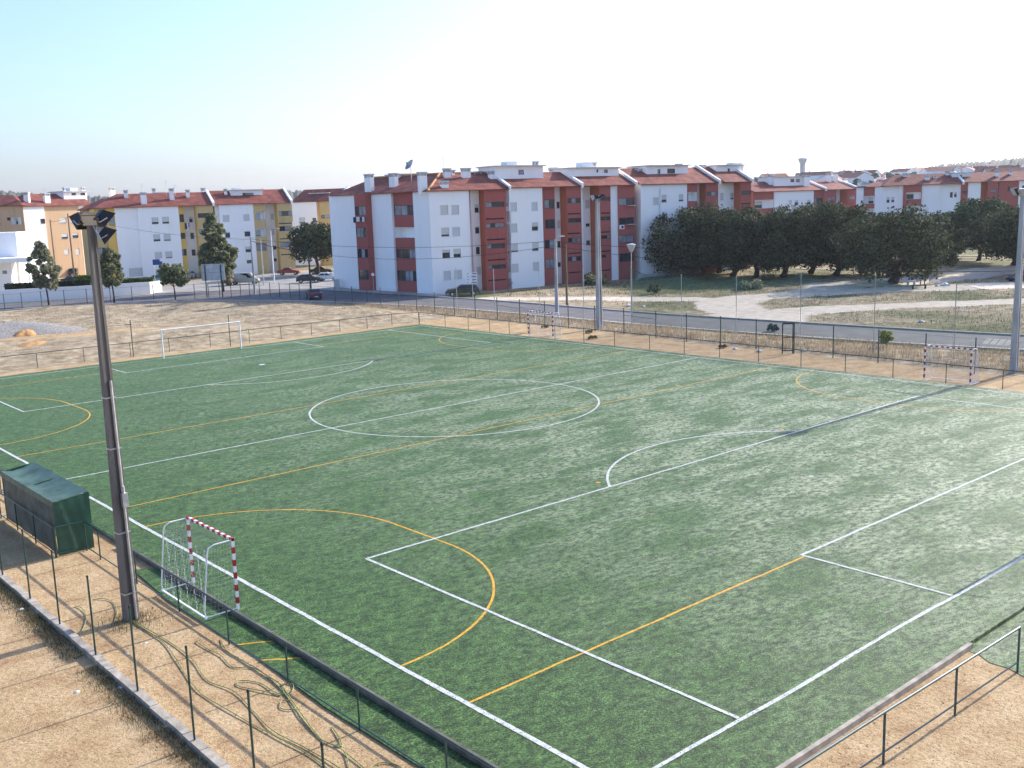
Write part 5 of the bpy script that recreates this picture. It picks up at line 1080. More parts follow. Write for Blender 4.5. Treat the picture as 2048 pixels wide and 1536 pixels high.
# ================================================================ VEHICLES
CARM = {}
def paint(n, c, metal=.2): return mat(n, c, rough=.3, var=.04, scale=2, metal=metal, spec=.5, coat=.6)
CARG = mat('car_glass', (.012, .015, .018), rough=.06, var=.1, spec=.6)
def car(name, label, cat, loc, heading, c, L=4.2, W=1.72, H=1.45, kind='hatch'):
    t = thing(name, label, cat, loc, heading, 'parked cars'); w2 = W/2
    def lb(mb, n, m, par=t, smooth=False):
        me = bpy.data.meshes.new(n); me.from_pydata([tuple(map(float, v)) for v in mb.v], [], mb.f); me.materials.append(m)
        if smooth:
            for p in me.polygons: p.use_smooth = True
        o = bpy.data.objects.new(n, me); col.objects.link(o); o.parent = par; return o
    x0, x1 = -L/2, L/2                          # +x is the front
    if kind == 'van': prof = [(x0, .35), (x0, .75), (x0+.03, 1.1), (x0+.06, H-.18), (x0+.25, H), (x1-1.7, H), (x1-1.35, H-.08), (x1-.75, 1.12), (x1-.12, .92), (x1, .65), (x1, .35)]; cab = (4, 8)
    elif kind == 'suv': prof = [(x0, .42), (x0, .8), (x0+.08, 1.02), (x0+.40, H-.1), (x0+.75, H), (x1-2.3, H), (x1-2.05, H-.05), (x1-1.35, 1.08), (x1-.25, .95), (x1, .72), (x1, .42)]; cab = (2, 7)
    elif kind == 'saloon': prof = [(x0, .33), (x0, .72), (x0+.05, .92), (x0+.75, .97), (x0+1.35, H-.04), (x1-2.3, H), (x1-2.0, H-.05), (x1-1.25, .95), (x1-.2, .8), (x1, .6), (x1, .3)]; cab = (3, 7)
    else: prof = [(x0, .33), (x0, .75), (x0+.06, .95), (x0+.50, H-.1), (x0+.95, H), (x1-2.2, H), (x1-1.95, H-.05), (x1-1.15, .98), (x1-.2, .82), (x1, .6), (x1, .32)]; cab = (2, 7)
    belt = prof[cab[0]][1] if kind != 'van' else 1.12
    sec = lambda z: w2*(1.0 if z < .6 else .985 if z <= belt+.02 else .985-.16*(z-belt)/(H-belt+.01))
    mb = MB(); n = len(prof)
    Lr = [(x, sec(z)-(.05 if (x in (x0, x1)) else 0), z) for x, z in prof]; Rr_ = [(x, -y, z) for x, y, z in Lr]
    mb.v = Lr+Rr_; mb.f = [tuple(range(n)), tuple(range(2*n-1, n-1, -1))]+[(i, n+i, n+(i+1) % n, (i+1) % n) for i in range(n)]
    body = lb(mb, 'body', c)
    # glazing, a hair proud of the cabin surfaces
    z0, z1 = belt+.05, H-.1; fr = prof[cab[1]]; rr = prof[cab[0]]; tf = prof[cab[1]-1]; tr_ = prof[cab[0]+2] if kind != 'van' else prof[4]
    fx = lambda z: fr[0]+(tf[0]-fr[0])*(z-fr[1])/(tf[1]-fr[1]); 
    bx_ = lambda z: (rr[0]+(prof[cab[0]+1][0]-rr[0])*(z-rr[1])/max(.01, prof[cab[0]+1][1]-rr[1])) if kind != 'van' else x0+.1
    for s in (-1, 1):
        mb = MB(); xa0, xa1 = bx_(z0)+.22, bx_(z1)+.25; xb0, xb1 = fx(z0)-.12, fx(z1)-.12
        if kind == 'van': xa0 = xa1 = x1-2.0
        k = 1 if kind == 'van' else 2
        for j in range(k):
            p0, p1 = xa0+(xb0-xa0)*j/k+.03, xa0+(xb0-xa0)*(j+1)/k-.03; q0, q1 = xa1+(xb1-xa1)*j/k+.03, xa1+(xb1-xa1)*(j+1)/k-.03
            mb.quad((p0, s*(sec(z0)+.006), z0), (p1, s*(sec(z0)+.006), z0), (q1, s*(sec(z1)+.006), z1), (q0, s*(sec(z1)+.006), z1))
        lb(mb, 'side_window', CARG, body)
    for nm, fxx, off in (('windscreen', fx, .012), ('rear_window', bx_, -.012)):
        mb = MB(); mb.quad((fxx(z0)+off, -sec(z0)+.12, z0), (fxx(z0)+off, sec(z0)-.12, z0), (fxx(z1)+off, sec(z1)-.1, z1), (fxx(z1)+off, -sec(z1)+.1, z1)); lb(mb, nm, CARG, body)
    for s in (-1, 1):
        for x in (x0+.78, x1-.82):
            mb = MB(); mb.tube([(x, s*(w2-.16), .31), (x, s*(w2+.012), .31)], .315, 16); wh = lb(mb, 'wheel', MT['rubber']); mb = MB(); mb.tube([(x, s*(w2+.013), .31), (x, s*(w2+.022), .31)], .19, 12); lb(mb, 'rim', MT['galv'], wh)
        mb = MB(); mb.box(x1-.035, x1+.012, s*w2*.70-.17, s*w2*.70+.17, .60, .75); lb(mb, 'headlight', MT['lampglass'])
        mb = MB(); mb.box(x0-.012, x0+.03, s*w2*.76-.13, s*w2*.76+.13, .72, .92); lb(mb, 'tail_light', MT['redp'])
    for x, nm in ((x1, 'front_bumper'), (x0, 'rear_bumper')): mb = MB(); mb.box(x-.06, x+.06, -w2+.06, w2-.06, .30, .52); lb(mb, nm, MT['black'] if kind in ('van', 'suv') else c)
    mb = MB(); mb.box(x0-.064, x0-.058, -.26, .26, .38, .49) if False else mb.box(x0-.068, x0-.061, -.26, .26, .36, .47); lb(mb, 'number_plate', MT['whitep'])
    return t
h = lambda d: math.atan2(d[1], d[0])
LFT, RGT, AWAY = h(-u), h(u), h(nrm)
car('parked_car', 'dark green estate car parked on the grass at the foot of the white corner block', 'car', (*G(925, 591, -.05), -.05), LFT+.12, paint('dark_green_paintwork', (.012, .028, .025)), L=4.6, H=1.55, kind='suv')
car('parked_car', 'dark red car standing on the road in the shade of the corner block', 'car', (*G(628, 597, -.045), -.045), AWAY+.35, paint('dark_red_paintwork', (.10, .02, .03)), kind='saloon', L=4.2)
car('parked_car', 'white hatchback half hidden behind the corner block', 'car', (*G(658, 561), -.03), RGT-.1, paint('white_paintwork', (.7, .72, .75), 0), L=4.0)
car('parked_car', 'black hatchback in front of the dark tree on the parking area', 'car', (*G(618, 565), -.03), RGT+.15, paint('black_paintwork', (.015, .017, .02)))
car('parked_car', 'bright red car below the khaki stair tower', 'car', (*G(579, 549), -.03), RGT, paint('red_paintwork', (.33, .02, .015), 0), L=4.3, kind='saloon')
car('parked_car', 'black saloon below the dark tree beside the corner block', 'car', (*G(643, 547), -.03), RGT, paint('soft_black_paintwork', (.012, .012, .015)), L=4.4, kind='saloon')
car('parked_van', 'pale beige panel van parked behind the grey utility pole', 'van', (*G(491, 568), -.03), RGT+.05, paint('beige_paintwork', (.36, .35, .31), 0), L=4.9, W=1.8, H=2.0, kind='van')
car('parked_van', 'white van behind the hedge at the far left', 'van', (*G(55, 572), -.03), LFT, paint('cream_paintwork', (.72, .71, .68), 0), L=4.8, W=1.85, H=2.0, kind='van')
car('parked_car', 'dark saloon behind the hedge right of the silvery tree', 'car', (*G(147, 566), -.03), RGT, paint('graphite_paintwork', (.03, .032, .04)), kind='saloon')
car('parked_car', 'dark car on the road below the peach block', 'car', (*G(150, 551), -.03), AWAY+.2, paint('charcoal_paintwork', (.02, .02, .022)), kind='suv', L=4.4, H=1.7)
car('parked_car', 'white car behind the slim tree next to the floodlight', 'car', (*G(255, 572), -.03), RGT, paint('pearl_paintwork', (.66, .68, .72), 0))
car('parked_car', 'teal car under the blue street sign', 'car', (*G(312, 565), -.03), LFT, paint('teal_paintwork', (.08, .22, .23), .1), H=1.5)
car('parked_car', 'silver blue car right of the small street tree', 'car', (*G(380, 556), -.03), AWAY, paint('silver_blue_paintwork', (.28, .36, .50), .4))
car('parked_car', 'dark car at the right edge on the dirt track under the pine', 'car', (*G(2046, 561), -.1), LFT+.3, paint('ink_paintwork', (.02, .022, .03)), kind='saloon')
# ================================================================ VEGETATION
def leaves(clumps, n, size, seed, flat=0.0, stretch=1.0):
    """leaf-sized quads through the shells of ellipsoid clumps: (cx,cy,cz,rx,ry,rz)"""
    g = np.random.default_rng(seed); cl = np.array(clumps, float); vol = (cl[:, 3]*cl[:, 4]*cl[:, 5])**.67; k = g.choice(len(cl), n, p=vol/vol.sum())
    d = g.normal(size=(n, 3)); d /= np.linalg.norm(d, axis=1)[:, None]; r = g.random(n)**.28*(0.80+.42*g.random(n))
    c = cl[k, :3]+d*cl[k, 3:]*r[:, None]
    nr = d+g.normal(size=(n, 3))*.5; nr[:, 2] += flat; nr /= np.linalg.norm(nr, axis=1)[:, None]
    a = np.cross(nr, g.normal(size=(n, 3))); a /= np.linalg.norm(a, axis=1)[:, None]+1e-9; b = np.cross(nr, a); s = size*(.55+.9*g.random(n))[:, None]
    v = np.stack([c-a*s*.5*stretch, c-b*s*.32, c+a*s*.5*stretch, c+b*s*.32], 1).reshape(-1, 3)
    return v, np.arange(4*n).reshape(n, 4)
def trunk_mb(base, lean, h, r, limbs, clumps, g):
    mb = MB(); b = np.array(base, float); top = b+np.array([lean[0], lean[1], h])
    pts = [b+(top-b)*k/5+np.array([math.sin(k*1.3)*r*.35, math.cos(k*1.7)*r*.35, 0]) for k in range(6)]
    mb.tube(pts, [r*1.25, r, r*.92, r*.85, r*.75, r*.55], 8)
    for c in clumps[:limbs]:
        c = np.array(c[:3]); s = pts[random.choice((3, 4, 5))]; m_ = (s+c)/2+np.array([0, 0, -.25*np.linalg.norm(c-s)*.4]); mb.tube([s, m_, c], [r*.5, r*.33, r*.12], 5)
    return mb
def tree(name, label, group, base, crown, trunk_h, r, m, n, size, seed, lean=(0, 0), limbs=7, stretch=1.0):
    random.seed(seed); t = thing(name, label, 'tree', base, 0, group)
    tb = trunk_mb(base, lean, trunk_h, r, limbs, crown, None).build('trunk', MT['bark'], t, smooth=True)
    v, f = leaves(crown, n, size, seed, stretch=stretch); npmesh('crown', v-np.array(base), f, MT[m], t)
    return t
def blob_crown(base, h0, h1, R_, k, seed, squash=.72, rr=(0.26, 0.46)):
    """uneven crown: lobes scattered over a dome, lowest lobes drooping"""
    g = np.random.default_rng(seed); out = []; cz = (h0+h1)/2; hz = (h1-h0)/2
    for i in range(k):
        a = i*2.39996+g.random()*.6; u_ = -0.8+1.75*(i+.5)/k; q = math.sqrt(max(0, 1-u_*u_*.92)); rl = R_*(rr[0]+(rr[1]-rr[0])*g.random()); e = max(.15, 1-rl/R_*.85)*(.80+.42*g.random())
        out.append((base[0]+math.cos(a)*q*R_*e, base[1]+math.sin(a)*q*R_*e, base[2]+cz+u_*hz*.80, rl, rl, rl*squash))
    out.append((base[0], base[1], base[2]+cz, R_*.55, R_*.55, hz*.6)); return out
OAKS = [((1385, 551), 412, 6.6, .50, 'leftmost dark oak of the clump, its low boughs touching the white wall'), ((1466, 553), 412, 6.0, .46, 'dark oak, second from the left in the clump'), ((1512, 555), 428, 4.6, .40, 'dark oak with a low rounded crown in the middle of the clump front'),
        ((1567, 554), 418, 5.6, .46, 'dark oak with a clear single trunk near the middle of the clump'), ((1622, 546), 402, 6.0, .45, 'dark oak at the back of the clump with a leaning trunk'), ((1672, 551), 404, 5.8, .45, 'dark oak whose crown rises highest right of the clump centre'),
        ((1722, 546), 424, 5.0, .40, 'dark oak at the back of the clump right of the tallest crown'), ((1786, 567), 420, 6.6, .62, 'broad dark oak with a thick trunk at the right end of the clump'), ((1440, 545), 418, 5.2, .42, 'dark oak at the back left of the clump against the fourth block'),
        ((1858, 547), 436, 4.4, .38, 'smaller dark oak behind the thick trunked one')]
for i, (p, ty, R_, r, lab) in enumerate(OAKS):
    q = G(*p); h = HZ(q, ty); b = (*q, -.1)
    tree('oak_tree', lab, 'dark oaks beyond the road', b, blob_crown(b, .1 if i not in (0, 7) else -.3, h+.5, R_*1.12, 32, 100+i, .72, (.17, .36)), 3.0, r, 'oak', 15000, .38, 200+i, (random.uniform(-.8, .8), random.uniform(-.5, .5)))
for i, (p, ty, R_, r, mt, lab) in enumerate([((1905, 519), 425, 6.5, .4, 'oak', 'dark tree behind the dirt track right of the oak clump'), ((1958, 521), 394, 6.2, .34, 'pine', 'tall bright green pine with sweeping boughs near the right edge'), ((2030, 530), 424, 8.0, .5, 'oak', 'dark bushy tree at the right edge behind the floodlight pole'), ((2085, 545), 410, 8.0, .5, 'oak', 'dark tree cut by the right edge')]):
    q = G(*p); h = HZ(q, ty); b = (*q, -.1)
    tree('pine_tree' if mt == 'pine' else 'oak_tree', lab, None, b, blob_crown(b, 1.6, h, R_, 30, 130+i, .7, (.18, .38)), 4.5, r, mt, 12000, .46, 230+i, (.6, 0))
# the small wind-bent street trees on the left
def lean_crown(base, h0, h1, w_, k, seed, lean=-1.0, pw=.8):
    g = np.random.default_rng(seed); out = []
    for i in range(k):
        f = (i+.5)/k; z = h0+(h1-h0)*f; rad = w_*(math.sin(math.pi*min(1, f*.86+.14))**pw)*(.75+.5*g.random()); a = i*2.4; rl = w_*(.13+.17*g.random())
        off = u*lean*(1-f)*-0.0+u*(lean*f*.35); out.append((base[0]+off[0]+math.cos(a)*rad*.62, base[1]+off[1]+math.sin(a)*rad*.62, base[2]+z, rl, rl, rl*.85))
    return out
for i, (p, ty, h0, w_, m, n, sz, lean, lab, r) in enumerate([((98, 611), 476, 2.0, 2.7, 'silver', 5200, .42, -1.2, 'silvery wind bent street tree before the white van', .12), ((229, 606), 488, 2.1, 2.3, 'olive', 3800, .40, -.6, 'olive street tree partly hidden by the near floodlight pole', .12),
      ((351, 600), 524, 1.7, 2.4, 'olive', 3000, .36, -.3, 'small dark round street tree on a thin bent trunk left of the billboard', .10), ((447, 584), 424, 2.3, 3.5, 'olive', 8200, .46, -1.4, 'tall olive green street tree rising behind the billboard', .2)]):
    q = G(*p, -.1); h = HZ(q, ty); b = (*q, -.1)
    cr = lean_crown(b, h0+.6, h-.7, w_, 34 if i != 2 else 11, 300+i, lean) if i != 2 else blob_crown(b, 1.7, h, 2.3, 10, 302, .7)
    if i == 3: cr = lean_crown(b, h0+.8, h*.68, 3.7, 30, 303, lean)+lean_crown((b[0]+u[0]*lean*.4, b[1]+u[1]*lean*.4, b[2]), h*.55, h-.4, 2.1, 20, 313, lean)
    tree('street_tree', lab, 'street trees by the side street', b, cr, h*.6, r, m, n, sz, 320+i, (u[0]*lean*.3, u[1]*lean*.3), stretch=1.25)
q = G(636, 549); h = HZ(q, 449); b = (*q, -.1); tree('oak_tree', 'dark round tree between the yellow blocks and the corner block', None, b, blob_crown(b, 3.0, h, 5.4, 18, 340, .8), 4.5, .35, 'oak', 10000, .5, 341)
def hedge(label, a, b, h0, h1, wd, m, n, seed, name='hedge'):
    a, b = np.array(a), np.array(b); g = np.random.default_rng(seed); t_ = g.random(n); d = (b-a)/np.hypot(*(b-a)); nn_ = np.array([-d[1], d[0]])
    face = g.integers(0, 3, n); off = np.where(face == 0, -wd/2, np.where(face == 1, wd/2, (g.random(n)-.5)*wd)); z = np.where(face == 2, h1, h0+(h1-h0)*g.random(n))
    off = off+g.normal(size=n)*.07; z = z+g.normal(size=n)*.07
    c = np.c_[a+(b-a)*t_[:, None]+nn_*off[:, None], z]; nr = g.normal(size=(n, 3)); nr /= np.linalg.norm(nr, axis=1)[:, None]; e = np.cross(nr, g.normal(size=(n, 3))); e /= np.linalg.norm(e, axis=1)[:, None]; f_ = np.cross(nr, e); s = .3
    v = np.stack([c-e*s*.6, c-f_*s*.4, c+e*s*.6, c+f_*s*.4], 1).reshape(-1, 3)
    t = thing(name, label, 'hedge', (*a, 0)); npmesh('foliage', v-np.array([*a, 0]), np.arange(4*n).reshape(n, 4), MT[m], t)
    mb = MB(); o = nn_*wd*.42; mb.hexa([(*(a-o), h0), (*(b-o), h0), (*(b+o), h0), (*(a+o), h0)], [(*(a-o), h1-.12), (*(b-o), h1-.12), (*(b+o), h1-.12), (*(a+o), h1-.12)]); mb.build('branches', MT['bark'], t)
wq = lambda x: np.array(G(x, 588))*1.0
p0, p1 = np.array((27.5, 157.9)), np.array((41.0, 152.7)); hd = np.array((.35, .94))
hedge('dark clipped hedge on top of the white boundary wall at the left', np.array(G(12, 603))+hd*.9, np.array(G(184, 594))+hd*.9, .3, HZ(np.array(G(100, 599))+hd*.9, 566), 1.0, 'hedge', 4200, 401)
hedge('low bright green hedge behind the boundary wall right of the floodlight', np.array(G(200, 588))+hd*2, np.array(G(310, 583))+hd*1.5, -.1, 2.1, 1.6, 'bright', 3400, 402)
hedge('bright green hedge along the parking behind the dark hedge', np.array(G(150, 574)), np.array(G(192, 572)), -.1, 1.9, 1.8, 'bright', 1600, 403)

# ---- dry grass, weeds (nobody could count the blades)
def blades(pts, hmin, hmax, wd, seed, lean=.35):
    g = np.random.default_rng(seed); n = len(pts); h = hmin+(hmax-hmin)*g.random(n)**1.4; a = g.random(n)*6.283; w2 = wd*(.6+.8*g.random(n)); l = lean*h*g.random(n); a2 = g.random(n)*6.283
    dx, dy = np.cos(a)*w2, np.sin(a)*w2; v = np.zeros((n, 3, 3)); v[:, 0] = pts; v[:, 1] = pts; v[:, 2] = pts
    v[:, 0, 0] -= dx; v[:, 0, 1] -= dy; v[:, 1, 0] += dx; v[:, 1, 1] += dy; v[:, 2, 0] += np.cos(a2)*l; v[:, 2, 1] += np.sin(a2)*l; v[:, 2, 2] += h
    return v.reshape(-1, 3), np.arange(3*n).reshape(n, 3)
def scatter(n, fx, fy, seed, clump=1.2, keep=lambda x, y: np.ones(len(x), bool)):
    g = np.random.default_rng(seed); m_ = max(4, n//14); cx, cy = fx(g, m_), fy(g, m_); k = g.integers(0, m_, n); x = cx[k]+g.normal(size=n)*clump*.35; y = cy[k]+g.normal(size=n)*clump*.35; ok = keep(x, y); x, y = x[ok], y[ok]
    return np.c_[x, y, gheight(x, y)-.03]
def stuff(name, label, v, f, m): return tag(npmesh(name, v, f, MT[m]), label, 'grass', kind='stuff')
rn = lambda y: np.interp(y, [p[1] for p in RN[:15]], [p[0] for p in RN[:15]])
vx = scatter(60000, lambda g, m_: 56.6+(g.random(m_)**.9)*10, lambda g, m_: -10+g.random(m_)*130, 501, 1.0, lambda x, y: (x > 55.9+.02*y) & (x < rn(y)-.35) & (y < 118))
v, f = blades(vx, .16, .62, .022, 502); stuff('dry_grass', 'tall dry straw coloured grass on the verge along the road', v, f, 'straw')
fx_ = scatter(52000, lambda g, m_: -30+g.random(m_)*90, lambda g, m_: 79+g.random(m_)**.8*62, 503, 1.6, lambda x, y: (polydist(np.c_[x, y], RN) > 1.2) & (y < np.interp(x, [-60, 5, 25, 31.7, 39, 45, 50, 56, 58.5, 61], [178, 149, 141, 139, 134, 130, 125, 116, 108, 99])) & (vnoise(x, y, 6, 9) > .33) & (np.hypot(x-10, y-97) > 8))
v, f = blades(fx_, .08, .34, .022, 504, .7); stuff('dry_grass', 'short dry grass over the waste field behind the far goal', v, f, 'straw')
gx = scatter(30000, lambda g, m_: 76+g.random(m_)*55, lambda g, m_: 0+g.random(m_)*96, 505, 1.8, lambda x, y: (x > np.interp(y, [p[1] for p in RF[:15]], [p[0] for p in RF[:15]])+.6) & (np.min([polydist(np.c_[x, y], pl)/wd for pl, wd in PATHS], axis=0) > 1.05))
v, f = blades(gx, .08, .38, .03, 506, .6); stuff('meadow_grass', 'patchy green and dry grass beyond the road', v, f, 'weed')
kx = scatter(34000, lambda g, m_: -6.02-g.random(m_)**2*.55, lambda g, m_: 1+g.random(m_)*36, 507, .45, lambda x, y: (x < -6.02) & (vnoise(x, y, 1.7, 3) > .25)); v, f = blades(kx, .03, .20, .008, 508, 1.1); stuff('kerb_weeds', 'dry weeds growing along the foot of the near kerb', v, f, 'weed')
kx = scatter(6000, lambda g, m_: -12+g.random(m_)*9, lambda g, m_: 2+g.random(m_)*25, 509, .25, lambda x, y: (np.abs(x+5.9) > .25) & (vnoise(x, y, 1.3, 4) > .62)); v, f = blades(kx, .015, .06, .008, 510, 1.6); stuff('low_weeds', 'flat weeds in the bare soil by the kerb', v, f, 'weed')
px_ = np.c_[-3.98+np.random.default_rng(5).normal(size=900)*.5, 17.4+np.random.default_rng(6).normal(size=900)*.5, np.full(900, -.14)]; v, f = blades(px_, .04, .2, .008, 511); stuff('pole_weeds', 'green weeds round the foot of the near floodlight pole', v, f, 'weed')
# dry bushes and yellow weed
def shrub(label, q, h, w_, m, n, size, seed, name='shrub'):
    b = (*q, -.12); t = thing(name, label, 'shrub', b); cr = blob_crown(b, .1, h, w_, 7, seed, .8); v, f = leaves(cr, n, size, seed, stretch=1.6); npmesh('foliage', v-np.array(b), f, MT[m], t)
    mb = MB()
    for k in range(4): mb.tube([b, (b[0]+math.cos(k*1.6)*w_*.4, b[1]+math.sin(k*1.6)*w_*.4, b[2]+h*.8)], [.02, .008], 4)
    mb.build('stems', MT['bark'], t)
shrub('yellow flowering weed bush on the verge left of the right hand futsal goal', G(1772, 690), 1.35, .55, 'yweed', 700, .2, 601); shrub('dark dry bush on the verge left of the metal frame', G(1545, 662), .7, .55, 'bark', 500, .16, 602)
shrub('tall pale weed on the grass below the dark red bays', G(1308, 588), 1.6, .9, 'weed', 500, .28, 603); shrub('dry pale bush before the second block', G(1155, 562), 1.6, 1.3, 'weed', 600, .3, 604); shrub('green bush at the foot of the third block', G(1190, 569), 1.5, 1.8, 'olive', 900, .32, 605); shrub('dry bush beside the beige van', G(455, 571), 2.0, 1.3, 'straw', 700, .3, 606)
shrub('grey green low bush on the slope of pale dirt under the oaks', G(1500, 578), 1.0, 2.0, 'silver', 900, .3, 607)
for k, (x, y) in enumerate([(1090, 650), (1178, 661), (1445, 690), (1185, 672)]): shrub('small dry weed tuft at the foot of the far fence, %s from the left' % ORD[k], G(x, y+3), .22, .4, 'weed', 200, .1, 610+k)

# ---- heaps
def heap(name, label, q, rx, ry, h, m, seed):
    n, k = 36, 9; mb = MB(); g = np.random.default_rng(seed); zg = float(gheight(np.array([q[0]]), np.array([q[1]]))[0]); ph = g.random(4)*6
    for i in range(k):
        r_ = 1-i/(k-1)
        for j in range(n):
            a = 2*math.pi*j/n; wob = 1+.16*math.sin(2*a+ph[0])+.1*math.sin(5*a+ph[1]); mb.v.append((q[0]+rx*r_*wob*math.cos(a), q[1]+ry*r_*wob*math.sin(a), zg-.25+(h+.25)*(1-r_**1.5)+g.normal()*.03*h))
    for i in range(k-1):
        for j in range(n): mb.f.append((i*n+j, i*n+(j+1) % n, (i+1)*n+(j+1) % n, (i+1)*n+j))
    o = mb.build(name, MT[m], None, (*q, zg-.2), smooth=True); tag(o, label, 'heap')
qh = np.array(G(-6, 690)); heap('gravel_heap', 'big grey gravel heap in the dry field at the left edge', qh+nrm*2, 8.2, 6.0, 1.25, 'gravel', 1)
heap('sand_heap', 'small orange sand heap at the foot of the gravel heap', np.array(G(44, 692))+nrm*1, 1.7, 1.5, .6, 'sandheap', 2); heap('sand_heap', 'flat spill of orange sand beside the gravel heap', np.array(G(72, 699)), 2.4, 2.0, .25, 'sandheap', 3)
# ---- pebbles and clods lying on the bare soil
g = np.random.default_rng(91); n = 9000; x = np.where(g.random(n) < .72, -13+g.random(n)*11.2, 0+g.random(n)*14); y = np.where(x < -1.7, 0+g.random(n)**1.1*32, -2.2-g.random(n)*5); ok = (np.abs(x+5.88) > .2); x, y = x[ok], y[ok]; n = len(x)
s = (.006+.018*g.random(n)**3)[:, None]; c = np.c_[x, y, np.full(n, -.128)]
tet = np.array([(1, 0, 0), (-.5, .87, 0), (-.5, -.87, 0), (0, 0, .9)]); rot = g.random(n)*6.28; cs, sn = np.cos(rot), np.sin(rot)
v = np.stack([np.c_[tet[k][0]*cs-tet[k][1]*sn, tet[k][0]*sn+tet[k][1]*cs, np.full(n, tet[k][2])]*s*(.7+.6*g.random((n, 1)))+c for k in range(4)], 1).reshape(-1, 3)
b4_ = np.arange(n)[:, None, None]*4; f = (b4_+np.array([(0, 1, 3), (1, 2, 3), (2, 0, 3)])[None]).reshape(-1, 3)
tag(npmesh('pebbles', v, f, MT['pebble']), 'small pebbles and clods scattered over the bare soil', 'pebbles', kind='stuff')
# ---- litter, stones
def lump(name, label, cat, q, s, m, z=-.13, seed=0, group=None):
    g = np.random.default_rng(seed); mb = MB(); n = 8; rings = [(.75, 0), (1, .35), (.8, .7), (.3, .95)]
    for r_, h_ in rings:
        for k in range(n): mb.v.append((q[0]+s*r_*math.cos(k*math.pi/4)*(1+g.normal()*.18), q[1]+s*r_*math.sin(k*math.pi/4)*(1+g.normal()*.18), z-.02+s*h_*(.8+g.normal()*.12)))
    for i in range(3):
        for k in range(n): mb.f.append((i*n+k, i*n+(k+1) % n, (i+1)*n+(k+1) % n, (i+1)*n+k))
    mb.f.append(tuple(range(3*n, 4*n))); tag(mb.build(name, MT[m], None, (*q, z)), label, cat, group)
for k, (x, y, s, lab) in enumerate([(42, 1218, .09, 'pale stone on the soil by the kerb at the left edge'), (154, 1382, .08, 'white scrap lying on the soil left of the kerb weeds'), (240, 1374, .07, 'white scrap beside the kerb below the fence posts'), (254, 1305, .06, 'small stone between the hose and the kerb'), (292, 1284, .05, 'small stone left of the green hoses')]): lump('stone', lab, 'stone', G(x, y, -.1), s, 'litter', seed=k)
for k, (x, y, s, lab) in enumerate([(134, 710, .35, 'pale boulder behind the far railing at the left'), (1518, 703, .25, 'white stone at the foot of the metal frame'), (1607, 702, .22, 'pale stone right of the metal frame'), (2008, 723, .28, 'pale stone at the foot of the right floodlight pole'), (146, 669, .4, 'pale boulder in the dry field near the marker pole'), (1470, 698, .2, 'pale stone left of the metal frame by the fence')]): lump('boulder', lab, 'stone', G(x, y, -.1), s, 'slab', seed=20+k)
for k, (x, y, s, lab) in enumerate([(1876, 574, .45, 'white rubbish bag by the bench under the right oak'), (1888, 573, .7, 'flat white sheet of rubbish right of the bench'), (1922, 623, .3, 'white scrap in the meadow grass beyond the road'), (1842, 644, .3, 'white scrap at the kerb of the road'), (1258, 612, .35, 'pale blue rubbish bag at the road side'), (1287, 613, .25, 'white rubbish at the road side right of the blue bag'), (1108, 582, .4, 'pale rubbish bag by the grey utility pole')]): lump('rubbish', lab, 'rubbish', G(x, y, -.1), s, 'litter', seed=40+k)
mb = MB(); q = G(524, 729.5); mb.box(q[0]-.22, q[0]+.22, q[1]-.15, q[1]+.15, .012, .035); tag(mb.build('litter_sheet', MT['litter'], None, (*q, .01)), 'small white scrap lying on the turf near the far penalty area', 'litter')
q = np.array(G(1838, 577)); t = thing('park_bench', 'dark bench frame in the shade under the right hand oak', 'bench', (*q, -.1))
mb = MB(); mb.obox((*q, .42), (*(u*.9), 0), (*(nrm*.22), 0), (0, 0, .03)); mb.build('seat', MT['black'], t)
for s in (-1, 1):
    mb = MB(); p = q+u*s*.8; mb.obox((*p, .13), (*(u*.05), 0), (*(nrm*.2), 0), (0, 0, .255)); mb.build('leg', MT['black'], t)
    mb = MB(); p = q+u*(.5+.25*s)+nrm*.2; mb.obox((*p, .75), (*(u*.05), 0), (*(nrm*.03), 0), (0, 0, .3)); mb.build('back_slat', MT['black'], t)
q = np.array(G(1822, 571)); t = thing('market_table', 'small white topped table left of the bench under the right hand oak', 'table', (*q, -.1))
mb = MB(); mb.obox((*q, .62), (*(u*.55), 0), (*(nrm*.35), 0), (0, 0, .05)); mb.build('table_top', MT['litter'], t)
for s in (-1, 1): mb = MB(); mb.obox((*(q+u*s*.42), .23), (*(u*.05), 0), (*(nrm*.25), 0), (0, 0, .34)); mb.build('leg', MT['slab'], t)
# ---- hoses
def zh(x, y): return (x/2.56, 1180+y/2.56)
def smooth(pts, n=8):
    P = [np.array(p) for p in pts]; P = [P[0]]+P+[P[-1]]; out = []
    for i in range(1, len(P)-2):
        for k in range(n):
            t = k/n; a, b, c, d = P[i-1], P[i], P[i+1], P[i+2]; out.append(.5*((2*b)+(c-a)*t+(2*a-5*b+4*c-d)*t*t+(3*b-a-3*c+d)*t**3))
    return out+[P[-2]]
def hose(pts, label):
    w_ = [np.array([*G(*zh(*p), -.1), -.105+.012*(i % 2)]) for i, p in enumerate(pts)]; s = smooth(w_)
    mb = MB(); mb.tube(s, .013, 7); tag(mb.build('garden_hose', MT['hose'], None, tuple(s[0]), smooth=True), label, 'hose', 'green hoses on the soil')
hose([(640, 135), (700, 175), (830, 262), (900, 350), (945, 425), (1000, 500), (1050, 545), (1150, 605), (1290, 685), (1440, 765), (1600, 855), (1720, 950)], 'green hose running from the pole foot nearest the kerb')
hose([(650, 130), (720, 180), (860, 260), (985, 355), (1060, 460), (1200, 520), (1300, 622), (1400, 722), (1560, 805), (1720, 900), (1800, 960)], 'green hose running from the pole foot through the middle of the soil strip')
